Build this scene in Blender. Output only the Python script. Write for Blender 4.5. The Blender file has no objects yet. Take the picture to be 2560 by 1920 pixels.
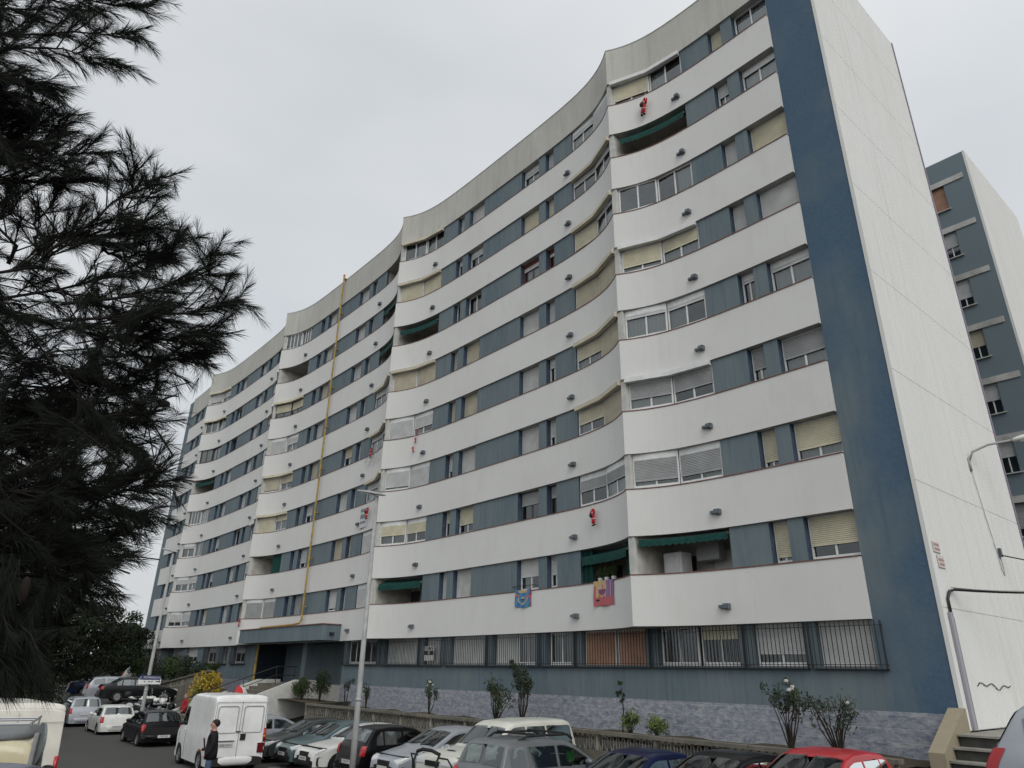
import bpy, math, random
from mathutils import Vector, Matrix
rnd = random.Random(7)
SC = bpy.context.scene
COL = SC.collection
R = math.radians
sin, cos, pi = math.sin, math.cos, math.pi
# ------------------------------------------------------------------ camera
CAM = (14.965, -17.912, -1.386); YAW, PITCH, ROLL, FPX = -0.865, 0.393, 0.017, 1736.6
fw = Vector((sin(YAW)*cos(PITCH), cos(YAW)*cos(PITCH), sin(PITCH)))
rt = Vector((cos(YAW), -sin(YAW), 0)); up = rt.cross(fw)
r2 = rt*cos(ROLL)+up*sin(ROLL); u2 = up*cos(ROLL)-rt*sin(ROLL)
cd = bpy.data.cameras.new('camera'); cam = bpy.data.objects.new('camera', cd); COL.objects.link(cam)
cam.matrix_world = Matrix(((r2.x, u2.x, -fw.x, CAM[0]), (r2.y, u2.y, -fw.y, CAM[1]), (r2.z, u2.z, -fw.z, CAM[2]), (0, 0, 0, 1)))
cd.sensor_width = 36; cd.lens = FPX*36/2560; cd.clip_start = 0.1; cd.clip_end = 3000
SC.camera = cam
def atd(px, py, r):
    d = fw+r2*((px-1280)/FPX)-u2*((py-960)/FPX); d = d/math.hypot(d.x, d.y)
    return Vector(CAM)+d*r
def ony(px, py, y):
    d = fw+r2*((px-1280)/FPX)-u2*((py-960)/FPX)
    return Vector(CAM)+d*((y-CAM[1])/d.y)
# ------------------------------------------------------------------ sky, sun, exposure
SUN_EL, SUN_AZ = R(42), R(112)     # azimuth measured from +Y towards +X
w = bpy.data.worlds.new('World'); SC.world = w; w.use_nodes = True
nt = w.node_tree; nt.nodes.clear()
def N(t, **k):
    n = nt.nodes.new(t)
    for a, b in k.items(): setattr(n, a, b)
    return n
out = N('ShaderNodeOutputWorld'); bg = N('ShaderNodeBackground'); sky = N('ShaderNodeTexSky')
sky.sky_type = 'NISHITA'; sky.sun_disc = False; sky.sun_elevation = SUN_EL; sky.sun_rotation = SUN_AZ
sky.air_density = 2.0; sky.dust_density = 6.0; sky.ozone_density = 1.0
hsv = N('ShaderNodeHueSaturation'); hsv.inputs['Saturation'].default_value = 0.25
mix = N('ShaderNodeMix', data_type='RGBA'); mix.inputs[0].default_value = 0.72
tc = N('ShaderNodeTexCoord'); mp = N('ShaderNodeMapping'); mp.inputs['Scale'].default_value = (1, 1, 2.2)
no = N('ShaderNodeTexNoise'); no.inputs['Scale'].default_value = 1.3; no.inputs['Detail'].default_value = 4; no.inputs['Roughness'].default_value = .5
ramp = N('ShaderNodeValToRGB'); ramp.color_ramp.elements[0].position = .3; ramp.color_ramp.elements[1].position = .72
ramp.color_ramp.elements[0].color = (6.2, 6.65, 7.2, 1); ramp.color_ramp.elements[1].color = (8.7, 8.85, 8.9, 1)
L = nt.links.new
L(tc.outputs['Generated'], mp.inputs[0]); L(mp.outputs[0], no.inputs['Vector']); L(no.outputs['Fac'], ramp.inputs[0])
L(sky.outputs[0], hsv.inputs['Color']); L(hsv.outputs[0], mix.inputs[6]); L(ramp.outputs[0], mix.inputs[7])
# a cloudy sky is brighter overhead and around the hidden sun
dt = N('ShaderNodeVectorMath', operation='DOT_PRODUCT'); dt.inputs[1].default_value = (sin(SUN_AZ)*.62, cos(SUN_AZ)*.62, .78)
mr = N('ShaderNodeMapRange'); mr.inputs[1].default_value = .15; mr.inputs[2].default_value = 1.0; mr.inputs[3].default_value = 1.0; mr.inputs[4].default_value = 1.55
sc_ = N('ShaderNodeVectorMath', operation='SCALE')
L(tc.outputs['Generated'], dt.inputs[0]); L(dt.outputs['Value'], mr.inputs[0]); L(mix.outputs[2], sc_.inputs[0]); L(mr.outputs[0], sc_.inputs[3])
L(sc_.outputs[0], bg.inputs['Color']); bg.inputs['Strength'].default_value = 0.115; L(bg.outputs[0], out.inputs[0])
sd = bpy.data.lights.new('sun', 'SUN'); sd.energy = 0.6; sd.angle = R(30); sd.color = (1, .985, .96)
sun = bpy.data.objects.new('sun', sd); COL.objects.link(sun)
tosun = Vector((sin(SUN_AZ)*cos(SUN_EL), cos(SUN_AZ)*cos(SUN_EL), sin(SUN_EL)))
sun.rotation_euler = tosun.to_track_quat('Z', 'Y').to_euler(); sun.location = (30, 0, 60)
SC.view_settings.view_transform = 'Standard'; SC.view_settings.look = 'None'; SC.view_settings.exposure = -0.10; SC.view_settings.gamma = 1
SC.cycles.max_bounces = 6; SC.cycles.transparent_max_bounces = 8
# ------------------------------------------------------------------ materials
MATS = {}
def mat(name, col, rough=.8, spec=.3, metal=0, var=0.0, vscale=3.0, vstretch=(1, 1, 1), bump=0.0, bscale=40.0, col2=None, coat=0, alpha=None):
    if name in MATS: return MATS[name]
    m = bpy.data.materials.new(name); m.use_nodes = True; t = m.node_tree; p = t.nodes['Principled BSDF']
    p.inputs['Base Color'].default_value = (*col, 1); p.inputs['Roughness'].default_value = rough
    p.inputs['Specular IOR Level'].default_value = spec; p.inputs['Metallic'].default_value = metal
    p.inputs['Coat Weight'].default_value = coat; p.inputs['Coat Roughness'].default_value = .08
    g = t.nodes.new('ShaderNodeTexCoord')
    if var or col2:
        mp = t.nodes.new('ShaderNodeMapping'); mp.inputs['Scale'].default_value = vstretch
        n = t.nodes.new('ShaderNodeTexNoise'); n.inputs['Scale'].default_value = vscale; n.inputs['Detail'].default_value = 6; n.inputs['Roughness'].default_value = .62
        mx = t.nodes.new('ShaderNodeMix'); mx.data_type = 'RGBA'
        c2 = col2 if col2 else tuple(c*(1-var) for c in col)
        c1 = col if col2 else tuple(min(1, c*(1+var*.5)) for c in col)
        mx.inputs[6].default_value = (*c1, 1); mx.inputs[7].default_value = (*c2, 1)
        rm = t.nodes.new('ShaderNodeMapRange'); rm.inputs[1].default_value = .35; rm.inputs[2].default_value = .68
        t.links.new(g.outputs['Object'], mp.inputs[0]); t.links.new(mp.outputs[0], n.inputs['Vector']); t.links.new(n.outputs['Fac'], rm.inputs[0])
        t.links.new(rm.outputs[0], mx.inputs[0]); t.links.new(mx.outputs[2], p.inputs['Base Color'])
    if bump:
        n2 = t.nodes.new('ShaderNodeTexNoise'); n2.inputs['Scale'].default_value = bscale; n2.inputs['Detail'].default_value = 4
        b = t.nodes.new('ShaderNodeBump'); b.inputs['Strength'].default_value = bump; b.inputs['Distance'].default_value = .02
        t.links.new(g.outputs['Object'], n2.inputs['Vector']); t.links.new(n2.outputs['Fac'], b.inputs['Height']); t.links.new(b.outputs[0], p.inputs['Normal'])
    MATS[name] = m; return m
def layered(name, base, stain, specs, rough=.85, bump=.3, bscale=60):
    """render with several stain layers: specs = (scale, stretch, lo, hi, amount, colour)"""
    m = bpy.data.materials.new(name); m.use_nodes = True; t = m.node_tree; p = t.nodes['Principled BSDF']
    p.inputs['Roughness'].default_value = rough; p.inputs['Specular IOR Level'].default_value = .2
    g = t.nodes.new('ShaderNodeTexCoord'); prev = None
    for i, (sc, st, lo, hi, am, c) in enumerate(specs):
        mp = t.nodes.new('ShaderNodeMapping'); mp.inputs['Scale'].default_value = st; mp.inputs['Location'].default_value = (i*7.3, 3.1*i, i)
        n = t.nodes.new('ShaderNodeTexNoise'); n.inputs['Scale'].default_value = sc; n.inputs['Detail'].default_value = 7; n.inputs['Roughness'].default_value = .6
        rm = t.nodes.new('ShaderNodeMapRange'); rm.inputs[1].default_value = lo; rm.inputs[2].default_value = hi; rm.inputs[4].default_value = am
        mx = t.nodes.new('ShaderNodeMix'); mx.data_type = 'RGBA'; mx.inputs[7].default_value = (*c, 1)
        t.links.new(g.outputs['Object'], mp.inputs[0]); t.links.new(mp.outputs[0], n.inputs['Vector']); t.links.new(n.outputs['Fac'], rm.inputs[0]); t.links.new(rm.outputs[0], mx.inputs[0])
        if prev is None: mx.inputs[6].default_value = (*base, 1)
        else: t.links.new(prev, mx.inputs[6])
        prev = mx.outputs[2]
    t.links.new(prev, p.inputs['Base Color'])
    n2 = t.nodes.new('ShaderNodeTexNoise'); n2.inputs['Scale'].default_value = bscale; n2.inputs['Detail'].default_value = 5
    b = t.nodes.new('ShaderNodeBump'); b.inputs['Strength'].default_value = bump; b.inputs['Distance'].default_value = .02
    t.links.new(g.outputs['Object'], n2.inputs['Vector']); t.links.new(n2.outputs['Fac'], b.inputs['Height']); t.links.new(b.outputs[0], p.inputs['Normal'])
    MATS[name] = m; return m
WHITE = layered('stucco_white', (.61, .61, .59), None, [(.35, (1, 1, 1), .42, .66, .45, (.55, .545, .52)), (1.2, (1.2, 1, .4), .54, .74, .3, (.50, .49, .45)), (4.5, (2.0, 1, .14), .60, .78, .28, (.46, .44, .39)), (14, (1, 1, 1), .55, .75, .25, (.66, .66, .64))])
PARA = layered('stucco_parapet', (.47, .465, .425), None, [(.5, (1, 1, .6), .35, .7, .7, (.36, .355, .32)), (2.2, (1.6, 1, .12), .5, .8, .7, (.30, .29, .26)), (9, (1, 1, 1), .5, .7, .3, (.52, .52, .49))])
BLUE = layered('stucco_blue', (.145, .177, .188), None, [(.5, (1, 1, .5), .38, .62, .75, (.10, .138, .163)), (2.0, (1.5, 1, .18), .45, .68, .7, (.155, .195, .20)), (4, (1.6, 1, .1), .52, .72, .7, (.075, .112, .148)), (30, (1, 1, 1), .5, .7, .2, (.15, .2, .23))])
NAVY = layered('stucco_navy', (.05, .095, .165), None, [(.25, (1, 1, .35), .35, .7, .7, (.075, .135, .18)), (1.2, (1.5, 1, .2), .45, .75, .5, (.04, .075, .15)), (.9, (1, 1, .12), .55, .8, .5, (.10, .15, .18)), (35, (1, 1, 1), .5, .7, .25, (.09, .13, .18))])
COPE = mat('terracotta', (.17, .085, .07), .8, var=.4, vscale=6)
def facade_mix():
    m = BLUE.copy(); m.name = 'stucco_faded_navy'; t = m.node_tree; p = t.nodes['Principled BSDF']; teal = p.inputs['Base Color'].links[0].from_socket
    g = t.nodes.new('ShaderNodeTexCoord'); sp = t.nodes.new('ShaderNodeSeparateXYZ'); n = t.nodes.new('ShaderNodeTexNoise'); n.inputs['Scale'].default_value = .55; n.inputs['Detail'].default_value = 5
    t.links.new(g.outputs['Object'], sp.inputs[0]); t.links.new(g.outputs['Object'], n.inputs['Vector'])
    def rng(sock, a, b, c, d):
        r_ = t.nodes.new('ShaderNodeMapRange'); r_.inputs[1].default_value = a; r_.inputs[2].default_value = b; r_.inputs[3].default_value = c; r_.inputs[4].default_value = d; r_.interpolation_type = 'SMOOTHSTEP'; t.links.new(sock, r_.inputs[0]); return r_.outputs[0]
    def mth(op, a, b):
        q = t.nodes.new('ShaderNodeMath'); q.operation = op; q.use_clamp = op == 'ADD'
        for i, v_ in enumerate((a, b)):
            if isinstance(v_, float): q.inputs[i].default_value = v_
            else: t.links.new(v_, q.inputs[i])
        return q.outputs[0]
    fx = rng(sp.outputs['X'], 32.2, 34.6, 0, 1); fz = mth('MULTIPLY', rng(sp.outputs['Z'], 5, 17, 0, 1), rng(sp.outputs['X'], 32.7, 32.8, 0, 1)); f = mth('MAXIMUM', fx, fz); f = mth('ADD', f, rng(n.outputs['Fac'], .35, .7, -.3, .25))
    mx = t.nodes.new('ShaderNodeMix'); mx.data_type = 'RGBA'; n2 = t.nodes.new('ShaderNodeTexNoise'); n2.inputs['Scale'].default_value = 14; n2.inputs['Detail'].default_value = 6; t.links.new(g.outputs['Object'], n2.inputs['Vector'])
    nm = t.nodes.new('ShaderNodeMix'); nm.data_type = 'RGBA'; nm.inputs[6].default_value = (.042, .085, .135, 1); nm.inputs[7].default_value = (.09, .135, .185, 1); t.links.new(n2.outputs['Fac'], nm.inputs[0])
    t.links.new(f, mx.inputs[0]); t.links.new(teal, mx.inputs[6]); t.links.new(nm.outputs[2], mx.inputs[7]); t.links.new(mx.outputs[2], p.inputs['Base Color']); return m
NAVY = facade_mix()
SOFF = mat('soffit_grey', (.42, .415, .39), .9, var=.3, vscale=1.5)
ALU = mat('aluminium_white', (.62, .63, .62), .45, var=.12, vscale=4)
ALUD = mat('aluminium_dark', (.07, .07, .07), .45)
WOODF = mat('brown_frame', (.14, .045, .03), .5)
SH_W = mat('shutter_white', (.52, .53, .52), .6, var=.15, vscale=2)
SH_C = mat('shutter_cream', (.56, .53, .40), .6, var=.15, vscale=2)
SH_B = mat('shutter_beige', (.50, .46, .36), .6, var=.15, vscale=2)
SH_G = mat('shutter_grey', (.33, .34, .34), .6, var=.15, vscale=2)
SH_O = mat('shutter_tan', (.38, .22, .15), .6, var=.25, vscale=2)
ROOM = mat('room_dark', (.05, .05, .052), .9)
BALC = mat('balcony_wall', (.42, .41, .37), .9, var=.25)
IRON = mat('black_iron', (.018, .018, .02), .5, spec=.4)
GREENC = mat('green_canvas', (.005, .048, .04), .85, var=.35, vscale=5)
YELL = mat('yellow_paint', (.36, .25, .07), .6, var=.45, vscale=5)
GREYP = mat('grey_metal', (.075, .095, .105), .5, var=.3)
def glassmat(name, tint, ior=2.0):
    m = bpy.data.materials.new(name); m.use_nodes = True; t = m.node_tree; t.nodes.clear()
    o = t.nodes.new('ShaderNodeOutputMaterial'); tr_ = t.nodes.new('ShaderNodeBsdfTransparent'); tr_.inputs[0].default_value = (*tint, 1)
    gl = t.nodes.new('ShaderNodeBsdfGlossy'); gl.inputs['Roughness'].default_value = .04; gl.inputs[0].default_value = (.9, .95, .97, 1)
    fr = t.nodes.new('ShaderNodeFresnel'); fr.inputs[0].default_value = ior
    mm = t.nodes.new('ShaderNodeMixShader'); t.links.new(fr.outputs[0], mm.inputs[0]); t.links.new(tr_.outputs[0], mm.inputs[1]); t.links.new(gl.outputs[0], mm.inputs[2]); t.links.new(mm.outputs[0], o.inputs[0])
    MATS[name] = m; return m
GLASS = glassmat('window_glass', (.75, .8, .8))
CURT = mat('net_curtain', (.58, .58, .56), .9)
def tile_mat():
    m = bpy.data.materials.new('floral_tile'); m.use_nodes = True; t = m.node_tree; p = t.nodes['Principled BSDF']; p.inputs['Roughness'].default_value = .35
    g = t.nodes.new('ShaderNodeTexCoord'); sp = t.nodes.new('ShaderNodeSeparateXYZ'); t.links.new(g.outputs['Object'], sp.inputs[0])
    n = t.nodes.new('ShaderNodeTexNoise'); n.inputs['Scale'].default_value = 7.5; n.inputs['Detail'].default_value = 8; n.inputs['Roughness'].default_value = .75; n.inputs['Distortion'].default_value = .6
    mp = t.nodes.new('ShaderNodeMapping'); mp.inputs['Rotation'].default_value = (0, R(-38), 0); mp.inputs['Scale'].default_value = (.55, 1, 1.2)
    t.links.new(g.outputs['Object'], mp.inputs[0]); t.links.new(mp.outputs[0], n.inputs['Vector'])
    cr = t.nodes.new('ShaderNodeValToRGB'); e = cr.color_ramp.elements; e[0].position = .36; e[1].position = .66
    e[0].color = (.115, .13, .18, 1); e[1].color = (.38, .39, .40, 1); x = e.new(.5); x.color = (.235, .25, .285, 1)
    t.links.new(n.outputs['Fac'], cr.inputs[0])
    def line(axis, size, wd):
        a = t.nodes.new('ShaderNodeMath'); a.operation = 'DIVIDE'; a.inputs[1].default_value = size; t.links.new(sp.outputs[axis], a.inputs[0])
        f = t.nodes.new('ShaderNodeMath'); f.operation = 'FRACT'; t.links.new(a.outputs[0], f.inputs[0])
        c = t.nodes.new('ShaderNodeMath'); c.operation = 'LESS_THAN'; c.inputs[1].default_value = wd; t.links.new(f.outputs[0], c.inputs[0]); return c
    lz = line(2, .30, .045); lx = line(0, .45, .014)
    mxx = t.nodes.new('ShaderNodeMath'); mxx.operation = 'MAXIMUM'; t.links.new(lz.outputs[0], mxx.inputs[0]); t.links.new(lx.outputs[0], mxx.inputs[1])
    ml = t.nodes.new('ShaderNodeMath'); ml.operation = 'MULTIPLY'; ml.inputs[1].default_value = .55; t.links.new(mxx.outputs[0], ml.inputs[0])
    mx = t.nodes.new('ShaderNodeMix'); mx.data_type = 'RGBA'; mx.inputs[7].default_value = (.42, .43, .45, 1)
    t.links.new(ml.outputs[0], mx.inputs[0]); t.links.new(cr.outputs[0], mx.inputs[6]); t.links.new(mx.outputs[2], p.inputs['Base Color'])
    return m
TILE = tile_mat()
# ------------------------------------------------------------------ mesh helpers
class MB:
    def __init__(s): s.v = []; s.f = []; s.m = []; s.cur = 0
    def q(s, pts, mi=None):
        b = len(s.v); s.v += [tuple(p) for p in pts]; s.f.append(tuple(range(b, b+len(pts)))); s.m.append(s.cur if mi is None else mi)
    def box(s, x0, x1, y0, y1, z0, z1, mi=None):
        s.obox(Vector(((x0+x1)/2, (y0+y1)/2, (z0+z1)/2)), (abs(x1-x0), abs(y1-y0), abs(z1-z0)), None, mi)
    def obox(s, c, d, M=None, mi=None):
        b = len(s.v); c = Vector(c)
        for sx in (-.5, .5):
            for sy in (-.5, .5):
                for sz in (-.5, .5):
                    p = Vector((sx*d[0], sy*d[1], sz*d[2]))
                    if M is not None: p = M @ p
                    s.v.append(tuple(c+p))
        for f in ((0, 1, 3, 2), (4, 6, 7, 5), (0, 4, 5, 1), (2, 3, 7, 6), (0, 2, 6, 4), (1, 5, 7, 3)):
            s.f.append(tuple(b+i for i in f)); s.m.append(s.cur if mi is None else mi)
    def tube(s, pts, rad, n=8, mi=None, cap=True):
        pts = [Vector(p) for p in pts]; rads = rad if isinstance(rad, (list, tuple)) else [rad]*len(pts)
        b = len(s.v); prev = None
        for i, p in enumerate(pts):
            d = (pts[min(i+1, len(pts)-1)]-pts[max(i-1, 0)])
            d = d.normalized() if d.length > 1e-9 else Vector((0, 0, 1))
            if prev is None: a = d.orthogonal().normalized()
            else:
                a = prev-d*prev.dot(d); a = a.normalized() if a.length > 1e-6 else d.orthogonal().normalized()
            prev = a; c = d.cross(a)
            for k in range(n):
                t = 2*pi*k/n; s.v.append(tuple(p+(a*cos(t)+c*sin(t))*rads[i]))
        for i in range(len(pts)-1):
            for k in range(n):
                k2 = (k+1) % n; s.f.append((b+i*n+k, b+i*n+k2, b+(i+1)*n+k2, b+(i+1)*n+k)); s.m.append(s.cur if mi is None else mi)
        if cap:
            s.f.append(tuple(b+k for k in reversed(range(n)))); s.m.append(s.cur if mi is None else mi)
            e = b+(len(pts)-1)*n; s.f.append(tuple(e+k for k in range(n))); s.m.append(s.cur if mi is None else mi)
    def grid(s, rows, mi=None, close=False):
        b = len(s.v); n = len(rows[0])
        for r in rows: s.v += [tuple(p) for p in r]
        for i in range(len(rows)-1):
            for k in range(n if close else n-1):
                k2 = (k+1) % n; s.f.append((b+i*n+k, b+i*n+k2, b+(i+1)*n+k2, b+(i+1)*n+k)); s.m.append(s.cur if mi is None else mi)
    def ell(s, c, r, M=None, nu=12, nv=8, mi=None, sq=1.0):
        rows = []
        for i in range(nv+1):
            ph = -pi/2+pi*i/nv; row = []
            for k in range(nu):
                th = 2*pi*k/nu
                def e(x): return math.copysign(abs(x)**sq, x)
                p = Vector((r[0]*e(cos(ph))*e(cos(th)), r[1]*e(cos(ph))*e(sin(th)), r[2]*e(sin(ph))))
                if M is not None: p = M @ p
                row.append(Vector(c)+p)
            rows.append(row)
        s.grid(rows, mi, close=True)
    def build(s, name, mats, parent=None, smooth=False, loc=None):
        me = bpy.data.meshes.new(name)
        vv = s.v if loc is None else [(a-loc[0], b-loc[1], c-loc[2]) for a, b, c in s.v]
        me.from_pydata(vv, [], s.f)
        if not isinstance(mats, (list, tuple)): mats = [mats]
        for m in mats: me.materials.append(m)
        if len(mats) > 1: me.polygons.foreach_set('material_index', s.m)
        if smooth: me.polygons.foreach_set('use_smooth', [True]*len(me.polygons))
        me.update(); o = bpy.data.objects.new(name, me); COL.objects.link(o)
        if parent is not None: o.parent = parent
        if loc is not None: o.location = loc
        return o
def tag(o, label=None, cat=None, group=None, kind=None):
    if label: o['label'] = label
    if cat: o['category'] = cat
    if group: o['group'] = group
    if kind: o['kind'] = kind
    return o
def empty(name, loc=(0, 0, 0), rz=0, label=None, cat=None, group=None):
    o = bpy.data.objects.new(name, None); COL.objects.link(o); o.location = loc; o.rotation_euler = (0, 0, rz); o.empty_display_size = .2
    return tag(o, label, cat, group)
def Mz(a): return Matrix.Rotation(a, 3, 'Z')
def text_obj(name, txt, size, M, mat_, parent=None, depth=.002, sx=1.0):
    cu = bpy.data.curves.new(name, 'FONT'); cu.body = txt; cu.size = size; cu.align_x = 'CENTER'; cu.align_y = 'CENTER'; cu.extrude = depth
    t = bpy.data.objects.new(name+'_tmp', cu); COL.objects.link(t); bpy.context.view_layer.update()
    me = bpy.data.meshes.new_from_object(t.evaluated_get(bpy.context.evaluated_depsgraph_get()))
    COL.objects.unlink(t); bpy.data.objects.remove(t)
    me.materials.clear(); me.materials.append(mat_)
    for v_ in me.vertices: v_.co = M @ Vector((v_.co.x*sx, v_.co.y, v_.co.z))
    o = bpy.data.objects.new(name, me); COL.objects.link(o)
    if parent is not None: o.parent = parent
    return o
def sstep(x): x = max(0, min(1, x)); return x*x*(3-2*x)
def ground(x, y):
    z = -4.7+.25*sstep((x+14)/10)
    if x > 0: z += min(1.45, .00078*x**3)
    if x < -24: z += 1.35*sstep((-24-x)/14)*sstep((y+6.6)/1.2)
    if x < -42: z += .03*(-42-x)*(1-sstep((y+6.6)/1.2))
    if y < -12.5: z += .95*sstep((-12.5-y)/4.5)*sstep((x+10)/12)*(1 if x < 8 else max(0, 1-(x-8)/6))
    return z
# ------------------------------------------------------------------ ground, road, terraces
def build_ground():
    m = layered('asphalt', (.062, .060, .057), None, [(.4, (1, 1, 1), .4, .7, .5, (.045, .044, .043)), (3, (1, 1, 1), .45, .75, .4, (.085, .082, .077)), (60, (1, 1, 1), .45, .7, .4, (.10, .097, .092))], bump=.5, bscale=90)
    b = MB()
    xs = [-600, -300, -160, -110]+[-90+i*1.5 for i in range(90)]+[60, 100, 200, 400]; ys = [-400, -150, -70, -40]+[-30+i*1.0 for i in range(24)]+[-6.6+i*.15 for i in range(9)]+[-5, -4, -3, -2, -1, 0, 2, 6, 12, 20, 40, 90, 200, 600]
    b.grid([[(x, y, ground(max(-80, x), y)) for x in xs] for y in ys]); o = b.build('ground', m, smooth=True); tag(o, kind='structure')
    # pavement strip with a kerb in front of the planter wall, worn bay lines
    pv = layered('concrete_paving', (.16, .155, .145), None, [(.8, (1, 1, 1), .4, .7, .6, (.10, .098, .09)), (12, (1, 1, 1), .45, .7, .4, (.2, .195, .18))])
    b = MB(); X = [-21+i*1.0 for i in range(30)]
    b.grid([[(x, -1.9, ground(x, -2)+.0) for x in X], [(x, -1.9, ground(x, -2)+.13) for x in X], [(x, -1.2, ground(x, -2)+.13) for x in X]])
    tag(b.build('pavement', pv), kind='structure')
    ln = mat('worn_white_line', (.33, .33, .32), .8, var=.5, vscale=9)
    b = MB()
    for x in [-16.2, -14.1, -11.9, -9.6, -7.6, -5.5, -3.1, -.7, 1.6, 3.9, 6.1]:
        b.q([(x-.05, -6.1, ground(x, -6)+.006), (x+.05, -6.1, ground(x, -6)+.006), (x+.05, -2, ground(x, -2)+.006), (x-.05, -2, ground(x, -2)+.006)])
    for x0, x1 in ((-18.5, -15.8), (-26, -23)):
        b.q([(x0, -6.55, ground(x0, -7)+.006), (x1, -6.55, ground(x1, -7)+.006), (x1, -6.43, ground(x1, -7)+.006), (x0, -6.43, ground(x0, -7)+.006)])
    tag(b.build('road_markings', ln), kind='structure')
build_ground()
# ------------------------------------------------------------------ the apartment block
B0 = Vector((-26, 4, -4.6)); H = 2.8; BH = 1.548; PT = .40; ZTOP = 8*H+BH+PT
CUSP = [0, -16.6, -33.4, -50.02]; XR, XL = 6.89, -58.3
BLD = empty('apartment_building', B0, 0, 'long apartment block with white wavy balcony bands, blue walls and a white ribbed end', 'apartment block')
def bb(mb, name, mats, parent=BLD, smooth=False):
    mb.v = [(a-B0.x, b-B0.y, c-B0.z) for a, b, c in mb.v]
    return mb.build(name, mats, parent, smooth)
def yc(x):
    t = min(abs(x-c) for c in CUSP)
    return .98*(1-math.exp(-(t/1.3)**1.05))
XS = []
for i, c in enumerate(CUSP): XS += [c+s*t for s in (1, -1) for t in (0, .08, .2, .35, .5, .7, .95, 1.25, 1.6, 2.0, 2.5, 3.1, 3.9, 5, 6.2, 7.3) if XL < c+s*t < XR]
XS += [XL, XR, -8.3, -25, -41.7]; XS = sorted(set(round(x, 3) for x in XS))
def band(z0, z1, name, m, slab=True):
    b = MB(); n = len(XS)
    o = [(x, yc(x)) for x in XS]
    f = [(x, y, z0) for x, y in o]; g = [(x, y, z1) for x, y in o]; h = [(x, y+.16, z1) for x, y in o]; k = [(x, y+.16, z0+.2) for x, y in o]; l = [(x, 3.0, z0+.2) for x, y in o]; u = [(x, 3.0, z0) for x, y in o]
    b.grid([f, g]); b.grid([[(x, y, z) for x, y, z in g], h, k, l]); b.grid([u, f], 1)
    for x in (XL, XR):
        y = yc(x); b.q([(x, y, z0), (x, y, z1), (x, 1.12, z1), (x, 1.12, z0)])
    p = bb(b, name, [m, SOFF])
    c = MB()
    c.grid([[(x, y-.02, z1+.002) for x, y in o], [(x, y-.02, z1+.035) for x, y in o], [(x, y+.18, z1+.035) for x, y in o], [(x, y+.18, z1-.005) for x, y in o]])
    c.grid([[(x, y, z1+.002) for x, y in o], [(x, y-.02, z1+.002) for x, y in o]])
    cp = bb(c, 'coping', COPE if m is WHITE else SOFF, p)
    return p
for k in range(1, 9): band((k-1)*H, (k-1)*H+BH, 'balcony_band', WHITE)
band(8*H, ZTOP, 'roof_parapet', PARA)
# windows: state strings: colour + percent closed; n = no shutter; frame d dark / r brown
ST = {
 'R0': ['c80 n- c100 n-', 'BA w45 w8', 'n- n- w100 c100', 'c75 c48 s88 s100', 'w14 w14 w12 w14', 'g58 g56 g60 g58', 'g78 g75 c82 c70', 'BS c86 c68'],
 'A-': ['w100 w25 w100 w25', 'w20 w22 c100 c100', 'w12 c86 rw15 rw18', 'b100 b100 w100 s86', 'b100 c58 w20 w100', 'b100 c55 s62 s96', 'g42 g42 dg40 dg45', 'BG s58 s54'],
 'B+': ['n- n- w100 w100', 'c100 c100 w12 w22', 'BA n- n-', 'b100 b100 b100 b100', 's96 w60 b100 b100', 'w84 w100 s66 s98', 'c52 c50 c42 c64', 'BA w100 w100'],
 'B-': ['BO w100 w100', 'BA b100 w100', 'BA w100 w86', 'w100 w30 w96 w84', 'w20 w22 w50 c48', 'w100 w30 w96 w90', 'w100 w100 b100 b100', 'w100 w100 w90 w86'],
 'C+': ['t- t- w100 w100', 'BO w100 w100', 'dc60 dc58 b100 b100', 'w100 w48 w30 w100', 'b86 b50 b98 b100', 'c100 c32 n- w56', 'BU n- w72', 'g100 g100 dg100 dg100'],
 'C-': ['BO w60 w70', 'w60 w70 w100 w98', 'c86 c50 w90 w95', 'w100 w90 c90 w96', 'w88 w80 w100 w90', 'n- n- n- n-', 'w50 w60 w90 w85', 'BO w100 w100'],
 'D+': ['w78 w56 w80 w76', 'n- n- n- n-', 'dn- dn- dn- dn-', 'BA w100 w100', 't- t- w100 w100', 'w20 n- w100 w74', 'w38 w36 w100 w58', 'w62 w60 w100 c90'],
 'D-': ['w60 w60 w70 w60', 'w60 w60 w80 w60', 'w60 w60 w80 w70', 'w60 w60 w80 w70', 'w60 w60 w80 w70', 'w60 w60 w80 w70', 'w60 w60 w80 w70', 'w60 w60 w80 w65']}
HALF = [('R0', 0, 1, 6.89), ('A-', 0, -1, 8.3), ('B+', -16.6, 1, 8.3), ('B-', -16.6, -1, 8.4), ('C+', -33.4, 1, 8.4), ('C-', -33.4, -1, 8.3), ('D+', -50.02, 1, 8.3), ('D-', -50.02, -1, 8.28)]
T_S, T_W = (4.42, 5.0), (5.48, 6.78)
SHM = {'c': SH_C, 'w': SH_W, 'g': SH_G, 'b': SH_B, 's': SH_W, 'o': SH_O}
wins = []; balc = []
def add_win(p0, p1, z0, z1, code, kind, lab=None):
    wins.append(dict(p0=p0, p1=p1, z0=z0, z1=z1, code=code, kind=kind, lab=lab))
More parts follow.
